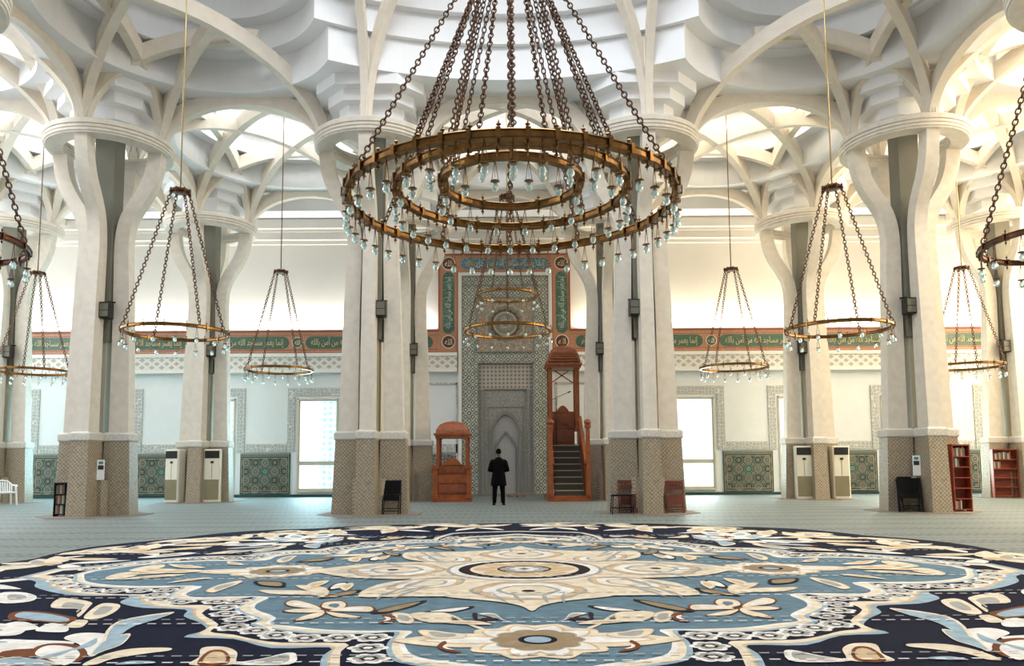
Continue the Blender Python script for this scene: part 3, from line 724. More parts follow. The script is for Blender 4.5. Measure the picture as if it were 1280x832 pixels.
for lab, x, y, rod in (
    ('single-hoop chandelier in front of the rack pillar on a long brass rod', -7.35, 16.72, 'rod'),
    ('single-hoop chandelier in front of the far pillar by the glaring window, on a brass rod', 7.28, 16.72, 'rod'),
    ('single-hoop chandelier on a brown rod before the tall turquoise window', -7.2, 23.97, 'rod_dark'),
    ('single-hoop chandelier on a brown rod before the wall east of the mihrab', 7.15, 23.97, 'rod_dark'),
    ('single-hoop chandelier between the plastic chair pillar and the rack pillar', -14.95, 23.97, 'rod_dark'),
    ('single-hoop chandelier between the stacked chair pillar and the low red bookcase', 14.5, 23.97, 'rod'),
    ('single-hoop chandelier cut by the west edge of the view, nearest on its side', -7.58, 9.75, 'rod'),
    ('single-hoop chandelier cut by the east edge of the view, nearest on its side', 7.56, 10.05, 'rod')):
    R = 1.1 if y < 20 else 1.03
    hgt = 4.22 if y < 20 else 4.27
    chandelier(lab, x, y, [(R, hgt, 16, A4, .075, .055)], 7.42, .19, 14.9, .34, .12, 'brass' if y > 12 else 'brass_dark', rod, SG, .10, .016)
chandelier('two-hoop brass chandelier hanging before the mihrab', .02, 23.97, [(1.38, 5.49, 16, (60, -60, 0), .09, .06), (.95, 6.62, 12, (30, -30, 100, -100, 180), .08, .055)], 9.85, .2, 16, .36, .13, 'brass', 'rod', None, .10, .018)

# ------------------------------------------------------------------ wooden pulpits
def dome_roof(b, w, d, z0, h, mi=0, ov=.1):
    """four-sided domed roof with a moulded eave"""
    b.box(-w/2-ov, w/2+ov, -d/2-ov, d/2+ov, z0, z0+.07, mi); b.box(-w/2-ov*.5, w/2+ov*.5, -d/2-ov*.5, d/2+ov*.5, z0-.09, z0, mi)
    rings = []
    for t, q in ((0, 1), (.25, .97), (.5, .88), (.7, .74), (.86, .52), (.96, .27), (1, .06)):
        z = z0+.07+h*t; rings.append([(x*(w/2+ov*.4)*q, y*(d/2+ov*.4)*q, z) for x, y in ((-1, -1), (1, -1), (1, 1), (-1, 1))])
    b.loft(rings, mi)
def finial(b, x, y, z, s, mi=0): b.lathe([(.001, z-.02), (.10*s, z), (.05*s, z+.08*s), (.12*s, z+.18*s), (.05*s, z+.28*s), (.03*s, z+.42*s), (.07*s, z+.48*s), (.02*s, z+.55*s), (.001, z+.75*s)], 10, mi, center=(x, y, 0))
def post(b, x, y, z0, z1, w=.12, mi=0):
    b.box(x-w*.75, x+w*.75, y-w*.75, y+w*.75, z0, z0+.12, mi); b.box(x-w/2, x+w/2, y-w/2, y+w/2, z0+.12, z1-.12, mi); b.box(x-w*.75, x+w*.75, y-w*.75, y+w*.75, z1-.12, z1, mi)
def crest(b, w, z, h, y, mi=0):
    """shaped top of a back board"""
    pts = [(-w/2, z)]+[(-w/2+w*i/16, z+h*(.45+.55*cos(2*PI*(i/16-.5))) * (1 if 3 < i < 13 else .5)) for i in range(17)]+[(w/2, z)]
    b.prism(pts, y-.03, y+.03, mi)
k = thing('armchair_pulpit', 'low wooden domed armchair pulpit standing west of the mihrab', 'pulpit', (-1.90, 26.95, 0))
b = MB(); b.box(-.66, .66, -.62, .62, 0, .12); b.box(-.60, .60, -.56, .56, .12, .22); b.build('base', 'wood', k)
b = MB(); b.box(-.52, .52, -.50, .5, .22, 1.15); b.build('seat_box', 'wood', k)
b = MB(); b.box(-.5, .5, -.54, -.50, .30, .60); b.box(-.46, .46, -.56, -.54, .34, .56, 1); b.box(-.5, .5, -.54, -.50, .64, .94); b.box(-.5, .5, -.54, -.5, .98, 1.25)
for i in range(4):
    x = -.44+.22*i
    for s in (1, -1): b.bar((x+.11-s*.11, -.55, 1.0), (x+.11, -.55, 1.22), .03, .03, 1)
crest(b, 1.0, 1.25, .26, -.52); b.build('front_panel', ['wood', 'wood_dark'], k)
for sx in (-1, 1):
    b = MB(); post(b, sx*.58, -.54, .12, 1.25, .16); b.build('newel', 'wood', k)
    b = MB(); b.prism([(-.5, .22), (.5, .22), (.5, 1.35), (.1, 1.25), (-.5, 1.0)], -.03, .03, mat=Matrix.Translation((sx*.56, 0, 0)) @ Matrix.Rotation(H, 4, 'Z')); b.build('side_panel', 'wood', k)
    for y in (-.48, .52):
        b = MB(); post(b, sx*.50, y, 1.1, 2.28, .10); b.build('post', 'wood', k)
b = MB(); dome_roof(b, 1.06, 1.1, 2.28, .44); finial(b, 0, 0, 2.74, .16)
b.bar((0, -.66, 2.38), (0, -.3, 2.72), .06, .04); b.build('canopy_roof', 'wood', k)

t = thing('stair_pulpit', 'tall wooden minbar with dark stairs and domed canopy east of the mihrab', 'pulpit', (2.12, 26.3, 0))
b = MB(); b.box(-.74, .74, -.06, 2.9, 0, .16); b.box(-.72, .72, -.03, .0, .16, .2); b.build('base', 'wood', t)
for i in range(8):
    b = MB(); z = .16+.225*i; b.box(-.50, .50, .02+.24*i, 2.9 if i == 7 else .02+.24*i+.4, z, z+.225, 0); b.box(-.50, .50, .0+.24*i, .03+.24*i, z+.19, z+.225, 1); b.build('step', ['stair', 'ac_grille'], t)
for sx in (-1, 1):
    b = MB(); b.prism([(.0, .16), (2.9, .16), (2.9, 3.0), (2.05, 2.9), (.06, 1.15)], -.035, .035, mat=Matrix.Translation((sx*.58, 0, 0)) @ Matrix.Rotation(H, 4, 'Z')); b.build('side_wall', 'wood', t)
    b = MB(); b.bar((sx*.58, 0, 1.25), (sx*.58, 2.05, 3.0), .11, .10); b.bar((sx*.58, 0, .95), (sx*.58, 2.05, 2.7), .08, .04); b.build('handrail', 'wood', t)
    b = MB(); post(b, sx*.64, -.02, .16, 2.62, .13); b.lathe([(.001, 2.62), (.11, 2.64), (.13, 2.70), (.10, 2.78), (.001, 2.82)], 10, 0, center=(sx*.64, -.02, 0)); b.build('newel', 'wood', t)
    for y in (2.05, 2.9):
        b = MB(); post(b, sx*.50, y, 2.5, 5.1, .14); b.build('canopy_post', 'wood', t)
# throne back seen above the stairs, braces, canopy
b = MB(); b.box(-.44, .44, 2.70, 2.76, 1.9, 3.25); b.box(-.4, .4, 2.66, 2.70, 2.1, 2.5, 1); b.box(-.4, .4, 2.67, 2.70, 2.6, 3.1, 1)
for s in (1, -1): b.bar((-.4*s, 2.65, 2.62), (.4*s, 2.65, 3.08), .05, .03)
crest(b, .8, 3.2, .28, 2.72); b.build('throne_back', ['wood', 'wood_dark'], t)
b = MB(); b.bar((-.44, 2.9, 4.95), (.44, 2.9, 4.35), .05, .04); b.bar((.44, 2.9, 4.95), (-.44, 2.9, 4.35), .05, .04); b.prism([(.44, 4.6), (.44, 3.9), (.36, 4.1), (.40, 4.4)], 2.05, 2.10); b.build('brace', 'wood', t)
b = MB(); m4 = Matrix.Translation((0, 2.47, 0)); q = MB(); dome_roof(q, 1.16, 1.1, 4.92, .74, 0, .1); finial(q, 0, 0, 5.68, .62)
for i in range(4): q.box(-.56+.05*i, .56-.05*i, -.66+.03*i, -.58, 5.06+.1*i, 5.12+.1*i)
b.add(q.v, q.f, 0, False, m4); b.build('canopy_roof', 'wood', t)
s = thing('microphone_stand', 'slim black microphone stand with boom at the top of the minbar stairs', 'microphone stand', (1.82, 28.2, 1.96))
b = MB(); b.tube([(0, 0, .02), (0, 0, 1.75)], .014, 6); b.build('pole', 'black_metal', s)
b = MB(); b.lathe([(.001, .03), (.13, .02), (.14, 0), (.001, 0)], 14); b.build('base', 'black_metal', s)
b = MB(); b.tube([(-.22, 0, 1.66), (0, 0, 1.75), (.42, -.05, 1.93)], .011, 6); b.build('boom', 'black_metal', s)
b = MB(); b.tube([(.42, -.05, 1.93), (.46, -.055, 1.945), (.54, -.06, 1.975)], [.014, .026, .02], 8); b.build('microphone', 'black_metal', s)

# ------------------------------------------------------------------ chairs, shelves, air conditioners, small fittings
def folding_chair(label, x, y, rz, frame, pad, group, lean=.10, w=.46, h=.86, slats=True):
    """folded chair leaning on the pillar: back posts, front legs, back board, seat"""
    t = thing('folding_chair', label, 'chair', (x, y, 0), rz, group)
    for s in (-1, 1):
        b = MB(); b.bar((s*w/2, -.02, 0), (s*w/2, lean, h), .032, .03); b.build('leg', frame, t)
        b = MB(); b.bar((s*(w/2-.045), -.10, 0), (s*(w/2-.045), lean*.5, h*.58), .028, .028); b.build('leg', frame, t)
    b = MB(); k = lambda z: lean*z/h
    if slats:
        b.box(-w/2, w/2, k(.8)-.012, k(.8)+.012, h-.10, h-.01); b.box(-w/2, w/2, k(.68)-.012, k(.68)+.012, h-.24, h-.14)
        for i in range(5): b.box(-w/2+.06+i*.08, -w/2+.09+i*.08, k(.7)-.008, k(.7)+.008, h-.15, h-.09)
    else:
        b.loft([[(q*xx, yy+k(z), z) for xx, yy in ((-w/2, -.02), (w/2, -.02), (w/2, .02), (-w/2, .02))] for z, q in ((h-.36, .96), (h-.30, 1), (h-.04, 1), (h, .9))])
    b.build('backrest', pad, t)
    b = MB(); b.loft([[(xx, yy-.055+k(z)*.8, z) for xx, yy in ((-w/2+.03, -.018), (w/2-.03, -.018), (w/2-.03, .018), (-w/2+.03, .018))] for z in (.36 if not slats else .22, h*.58)]); b.build('seat', pad, t)
    b = MB(); b.bar((-w/2, .0, .16), (w/2, .0, .16), .022); b.bar((-w/2+.04, -.08, .10), (w/2-.04, -.08, .10), .022); b.build('stretcher', frame, t)
    return t
folding_chair('black folding chair leaning at the pillar left of the armchair pulpit'.replace('left of', 'nearest'), -3.03, 19.92, .03, 'black_metal', 'black', None, slats=False, h=.88)
folding_chair('brown wooden folding chair standing behind the low black stool', 3.08, 19.93, -.02, 'chair_wood', 'chair_wood', 'brown folding chairs', h=.86)
folding_chair('brown wooden folding chair leaning alone beside the glaring window', 4.28, 19.93, .06, 'chair_wood', 'chair_wood', 'brown folding chairs', h=.84, w=.48)
for i, lab in enumerate(('front chair of the black stack at the pillar by the tall bookcase', 'middle chair of the black stack at the pillar by the tall bookcase', 'rear chair of the black stack at the pillar by the tall bookcase')):
    folding_chair(lab, 10.24+.075*i, 19.72+.10*i, -.12, 'black_metal', 'black', 'stacked black chairs', slats=False, w=.56, h=.84+.03*i)
t = thing('stool', 'low black metal stool before a brown wooden folding chair', 'stool', (2.88, 19.68, 0))
for sx in (-1, 1):
    for sy in (-1, 1):
        b = MB(); b.tube([(sx*.27, sy*.17, 0), (sx*.24, sy*.14, .46)], .013, 6); b.build('leg', 'black_metal', t)
b = MB(); b.box(-.26, .26, -.16, .16, .46, .49); b.build('seat', 'black', t)
b = MB()
for sy in (-1, 1): b.tube([(-.26, sy*.16, .16), (.26, sy*.16, .16)], .009, 5)
b.build('stretcher', 'black_metal', t)

def bookcase(name, label, x, y, rz, w, h, d, shelves, mat, books, blabel, lean=0):
    t = thing(name, label, 'bookcase', (x, y, 0), rz)
    th = .025
    for s in (-1, 1):
        b = MB(); b.box(s*w/2-(th if s > 0 else 0), s*w/2+(th if s < 0 else 0), -d, 0, 0, h); b.build('side_panel', mat, t)
    b = MB(); b.box(-w/2+th, w/2-th, -.015, 0, .04, h-th); b.build('back_panel', mat, t)
    b = MB(); b.box(-w/2, w/2, -d-.01, 0, h-th, h+.01); b.build('top', mat, t)
    zs = [.05+(h-.1)*i/shelves for i in range(shelves)]
    for z in zs:
        b = MB(); b.box(-w/2+th, w/2-th, -d, -.015, z, z+th); b.build('shelf', mat, t)
    cols = [(.30, .26, .18), (.12, .05, .03), (.08, .12, .08), (.45, .40, .30), (.05, .06, .09), (.24, .09, .05)]
    R = Matrix.Rotation(rz, 4, 'Z')
    for sh, n, words in books:
        bx = -w/2+th+.015
        for i in range(n):
            bw = random.uniform(.03, .05); bh = random.uniform(.19, .26)*min(1, (h/shelves)/.3)
            if bx+bw > w/2-th: break
            p = R @ Vector((bx+bw/2, -d*.5, 0))
            o = thing('book', words, 'book', (x+p.x, y+p.y, zs[sh]+th), rz, blabel % sh)
            c = cols[(i*5+sh) % 6]; m = cached(('bk', c), lambda: plain('book_cover', c, .6))
            b = MB(); b.box(-bw/2, bw/2, -d*.4, d*.4, 0, bh, 0); b.build('cover', m, o)
            b = MB(); b.box(-bw/2+.004, bw/2-.004, -d*.39, d*.41, bh-.003, bh+.004); b.build('page_block', 'cream', o)
            bx += bw+.003
    return t
bookcase('bookcase', 'tall narrow red bookcase beside the black stacked chairs', 11.66, 20.05, .0, .46, 1.72, .26, 6, 'book_wood',
    [(5, 8, 'book in the filled top row of the tall red bookcase'), (4, 3, 'book standing among few on the second shelf of the tall red bookcase'), (0, 4, 'book on the bottom shelf of the tall red bookcase')], 'books on shelf %d of the tall bookcase')
bookcase('bookcase', 'low wide red bookcase at the far pillar by the slim window', 17.55, 27.25, -.25, .78, 1.70, .28, 5, 'book_wood',
    [(4, 12, 'book in the packed top row of the far red bookcase'), (3, 5, 'book on the half empty second shelf of the far red bookcase')], 'books on shelf %d of the far bookcase')
bookcase('bookcase', 'small dark rack of booklets leaning at the pillar in the west', -11.50, 20.02, .06, .38, .86, .22, 3, 'black',
    [(2, 5, 'booklet in the top compartment of the small dark rack'), (1, 6, 'reddish booklet in the middle compartment of the small dark rack'), (0, 5, 'booklet in the bottom compartment of the small dark rack')], 'booklets on shelf %d of the dark rack')
def air_con(label, x, y, rz):
    t = thing('air_conditioner', label, 'air conditioner', (x, y, 0), rz, 'floor standing air conditioners')
    w, d, h = .58, .36, 1.86
    b = MB(); p = [(-w/2, -d+.05), (-w/2+.05, -d), (w/2-.05, -d), (w/2, -d+.05), (w/2, 0), (-w/2, 0)]
    b.loft([[(q*x_, q*y_, z) for x_, y_ in p] for z, q in ((0, .97), (.03, 1), (h-.03, 1), (h, .96))]); b.build('body', 'ac_body', t)
    b = MB(); b.box(-w/2+.05, w/2-.05, -d-.012, -d+.01, h-.32, h-.06, 0)
    for i in range(5): b.box(-w/2+.06, w/2-.06, -d-.022, -d-.01, h-.30+.05*i, h-.285+.05*i, 1)
    b.build('outlet', ['dark', 'black_metal'], t)
    b = MB(); b.box(-w/2+.05, w/2-.05, -d-.012, -d+.01, .10, .80, 0)
    for i in range(16): b.box(-w/2+.055, w/2-.055, -d-.018, -d-.01, .12+.042*i, .135+.042*i, 0)
    b.build('intake_grille', 'ac_grille', t)
    b = MB(); b.box(-.05, .06, -d-.01, -d, h-.50, h-.42); b.build('display', 'dark', t)
    b = MB(); b.box(-.008, .008, -d-.006, -d, .82, h-.52); b.build('seam', 'ac_grille', t)
air_con('cream air conditioner beside the dark green tile panel, at the pillar behind the brass rod', -11.68, 27.3, -.30)
air_con('cream air conditioner with its louvred face, beside the narrow turquoise window', -10.42, 27.25, .22)
air_con('cream air conditioner fully in view beside the glaring window', 10.45, 27.25, -.18)
air_con('cream air conditioner half hidden behind a shaft, beside the brownish tile panel', 11.75, 27.3, -.10)
# white plastic armchair
t = thing('plastic_chair', 'white plastic armchair standing at the west end of the hall', 'chair', (-16.75, 25.7, 0), .9)
for sx in (-1, 1):
    for sy in (-1, 1):
        b = MB(); b.bar((sx*.27, sy*.25, 0), (sx*.23, sy*.21, .42 if sy > 0 else .64), .05, .04); b.build('leg', 'white_plastic', t)
b = MB(); b.loft([[(x_*q, y_*q, z) for x_, y_ in octa(.25, .07)] for z, q in ((.40, .94), (.43, 1), (.45, .96))]); b.build('seat', 'white_plastic', t)
b = MB()
for i in range(-3, 4): b.bar((i*.062, .20, .44), (i*.07, .30, .78-.012*abs(i)), .035, .015)
b.tube([(-.25, .21, .44), (-.26, .27, .70), (-.15, .31, .80), (0, .32, .83), (.15, .31, .80), (.26, .27, .70), (.25, .21, .44)], .024, 6); b.build('backrest', 'white_plastic', t)
for s in (-1, 1):
    b = MB(); b.tube([(s*.26, .26, .66), (s*.29, .1, .66), (s*.28, -.15, .655), (s*.24, -.22, .63)], .028, 6); b.build('armrest', 'white_plastic', t)
# loudspeakers clamped to the ducts
for lab, px, py, sx in (('dark loudspeaker high on the rack pillar', -10.875, YN, 1), ('dark loudspeaker high on the pillar with one black chair', -3.625, YN, 1), ('dark loudspeaker high on the pillar with two wooden chairs', 3.625, YN, -1), ('dark loudspeaker high on the pillar with stacked chairs', 10.875, YN, -1),
    ('dark loudspeaker on the far pillar behind the armchair pulpit', -3.625, YF, 1), ('dark loudspeaker on the far pillar beside the stair pulpit', 3.625, YF, -1), ('dark loudspeaker on the far pillar above two air conditioners near green tiles', -10.875, YF, 1), ('dark loudspeaker on the far pillar near the glaring window', 10.875, YF, -1), ('dark loudspeaker on the far pillar by the plastic chair', -18.125, YF, 1), ('dark loudspeaker on the far pillar above the low bookcase', 18.125, YF, -1)):
    t = thing('loudspeaker', lab, 'loudspeaker', (px+sx*.30, py-.46, 5.15), 0, 'pillar loudspeakers')
    b = MB(); b.loft([[(x_, y_, z) for x_, y_ in ((-.13*q, -.13*q), (.13*q, -.13*q), (.13*q, .13), (-.13*q, .13))] for z, q in ((0, .92), (.03, 1), (.40, 1), (.43, .95))]); b.build('cabinet', 'black_metal', t)
    b = MB(); b.box(-.11, .11, -.14, -.125, .04, .2); b.box(-.11, .11, -.14, -.125, .22, .39); b.build('grille', 'olive', t)
    b = MB(); b.box(-.03, .03, .12, .25, .16, .50); b.box(-.12, .12, .2, .24, .46, .50); b.build('bracket', 'black_metal', t)
for lab, px, sx in (('white wall box with dark display on the rack pillar', -10.875, 1), ('white wall box with small display on the stacked chair pillar', 10.875, -1)):
    t = thing('control_box', lab, 'control box', (px+sx*.30, YN-.42, .93), sx*.5, None)
    b = MB(); b.box(-.09, .09, -.05, .05, 0, .52); b.build('case', 'white_plastic', t)
    b = MB(); b.box(-.065, .065, -.056, -.05, .27, .38); b.build('display', 'dark', t)
    b = MB(); b.box(-.05, .05, -.056, -.05, .41, .48); b.build('label_plate', 'zb', t)

# ------------------------------------------------------------------ the standing man
def skin(name, joints, bones, mat, parent, root, sub=2, loc=(0, 0, 0)):
    me = bpy.data.meshes.new(name); names = list(joints)
    me.from_pydata([joints[n][0] for n in names], [(names.index(a), names.index(c)) for a, c in bones], []); me.materials.append(M[mat])
    o = bpy.data.objects.new(name, me); COL.objects.link(o)
    sk = o.modifiers.new('skin', 'SKIN'); sk.use_smooth_shade = True
    for i, n in enumerate(names):
        r = joints[n][1]; r = r if isinstance(r, tuple) else (r, r)
        me.skin_vertices[0].data[i].radius = r; me.skin_vertices[0].data[i].use_root = (n == root)
    su = o.modifiers.new('subdivision', 'SUBSURF'); su.levels = su.render_levels = sub
    dg = bpy.context.evaluated_depsgraph_get(); m2 = bpy.data.meshes.new_from_object(o.evaluated_get(dg))
    bpy.data.objects.remove(o)
    for p in m2.polygons: p.use_smooth = True
    return put(name, m2, parent, loc)
M['skin'] = plain('dark_skin', (.10, .05, .03), .6); M['hair'] = plain('black_hair', (.004, .003, .003), .9, spec=.05); M['coat'] = plain('black_coat', (.004, .004, .0045), .9, bump=.2, spec=.05); M['trousers'] = plain('black_trousers', (.004, .004, .0045), .9, spec=.05)
man = thing('person', 'man in long black coat standing with his back turned before the mihrab', 'person', (-.29, 24.28, 0), 0)
J = {'pelvis': ((0, 0, .92), (.14, .10)), 'waist': ((0, .0, 1.08), (.135, .10)), 'chest': ((0, 0, 1.28), (.16, .115)), 'neck0': ((0, -.005, 1.43), (.085, .075)), 'neck': ((0, .005, 1.50), .055), 'head0': ((0, .02, 1.575), (.072, .085)), 'head1': ((0, .02, 1.66), (.076, .092)), 'head2': ((0, .012, 1.73), (.055, .066)), 'nose': ((0, .115, 1.61), .013)}
Bn = [('pelvis', 'waist'), ('waist', 'chest'), ('chest', 'neck0'), ('neck0', 'neck'), ('neck', 'head0'), ('head0', 'head1'), ('head1', 'head2'), ('head0', 'nose')]
for s, n in ((-1, 'l'), (1, 'r')):
    J.update({'sh'+n: ((s*.165, -.01, 1.385), .068), 'ua'+n: ((s*.225, -.015, 1.25), .055), 'el'+n: ((s*.275, .0, 1.10), .044), 'fa'+n: ((s*.20, .12, 1.08), .038), 'wr'+n: ((s*.10, .19, 1.09), .029), 'pa'+n: ((s*.045, .205, 1.095+.02*s), (.036, .02)),
              'hp'+n: ((s*.09, 0, .86), .088), 'kn'+n: ((s*.12, .01, .48), .056), 'ca'+n: ((s*.128, -.012, .33), .052), 'an'+n: ((s*.135, 0, .09), .038), 'ft'+n: ((s*.16, .11, .035), (.042, .03)), 'to'+n: ((s*.17, .17, .025), (.035, .02))})
    Bn += [('chest', 'sh'+n), ('sh'+n, 'ua'+n), ('ua'+n, 'el'+n), ('el'+n, 'fa'+n), ('fa'+n, 'wr'+n), ('wr'+n, 'pa'+n), ('pelvis', 'hp'+n), ('hp'+n, 'kn'+n), ('kn'+n, 'ca'+n), ('ca'+n, 'an'+n), ('an'+n, 'ft'+n), ('ft'+n, 'to'+n)]
    J['ear'+n] = ((s*.083, .015, 1.63), .016); Bn.append(('head1', 'ear'+n))
    for f in range(4):                                       # fingers laid over the other forearm, and a thumb
        z = 1.118-.017*f+.02*s; q = (.05, .062, .058, .045)[f]
        J['f%d0%s' % (f, n)] = ((s*.012, .212, z), .0095); J['f%d1%s' % (f, n)] = ((-s*q*.6, .218, z-.004), .009); J['f%d2%s' % (f, n)] = ((-s*q*1.3, .20, z-.010), .0075)
        Bn += [('pa'+n, 'f%d0%s' % (f, n)), ('f%d0%s' % (f, n), 'f%d1%s' % (f, n)), ('f%d1%s' % (f, n), 'f%d2%s' % (f, n))]
    J['t0'+n] = ((s*.055, .20, 1.14+.02*s), .011); J['t1'+n] = ((s*.02, .205, 1.162+.02*s), .0095); Bn += [('wr'+n, 't0'+n), ('t0'+n, 't1'+n)]
body = skin('body', J, Bn, 'skin', man, 'pelvis')
# coat: torso and skirt as one lofted garment, plus sleeves that follow the arms
b = MB(); rings = []
for z, rx, ry, yo in ((.60, .245, .175, 0), (.66, .243, .173, 0), (.92, .210, .155, 0), (1.08, .185, .140, 0), (1.22, .205, .150, 0), (1.33, .222, .148, -.005), (1.39, .212, .125, -.01), (1.435, .15, .10, -.01), (1.475, .085, .08, 0), (1.50, .072, .075, 0)):
    rings.append([(rx*cos(2*PI*i/24)*(1+.02*cos(6*PI*i/12)*(z < .95)), ry*sin(2*PI*i/24)+yo, z) for i in range(24)])
b.loft(rings, 0, True)
for s in (-1, 1): b.tube([(s*.15, -.01, 1.375), (s*.205, -.012, 1.33), (s*.235, -.015, 1.24), (s*.285, 0, 1.09), (s*.20, .13, 1.075), (s*.12, .19, 1.085)], [.088, .085, .076, .066, .056, .048], 14)
b.build('coat', 'coat', man)
b = MB()
for s in (-1, 1): b.tube([(s*.088, 0, .86), (s*.105, .005, .70), (s*.122, .01, .48), (s*.13, -.008, .30), (s*.136, 0, .07)], [.105, .096, .078, .07, .062], 14)
b.build('trousers', 'trousers', man)
b = MB(); b.lathe([(.001, .088), (.045, .082), (.075, .05), (.088, .0), (.086, -.05), (.07, -.085)], 20); h_ = b.build('hair', 'hair', man, (0, .008, 1.685)); h_.scale = (.95, 1.1, 1)
for s in (-1, 1):
    b = MB(); b.loft([[(s*.155+x_*w, y_, z*hh) for x_, z in ((-1, 0), (1, 0), (1, .6), (.5, 1), (-.5, 1), (-1, .6))] for y_, w, hh in ((-.07, .035, .06), (-.02, .045, .085), (.06, .05, .07), (.16, .048, .05), (.215, .025, .03))]); b.build('shoe', 'black', man)

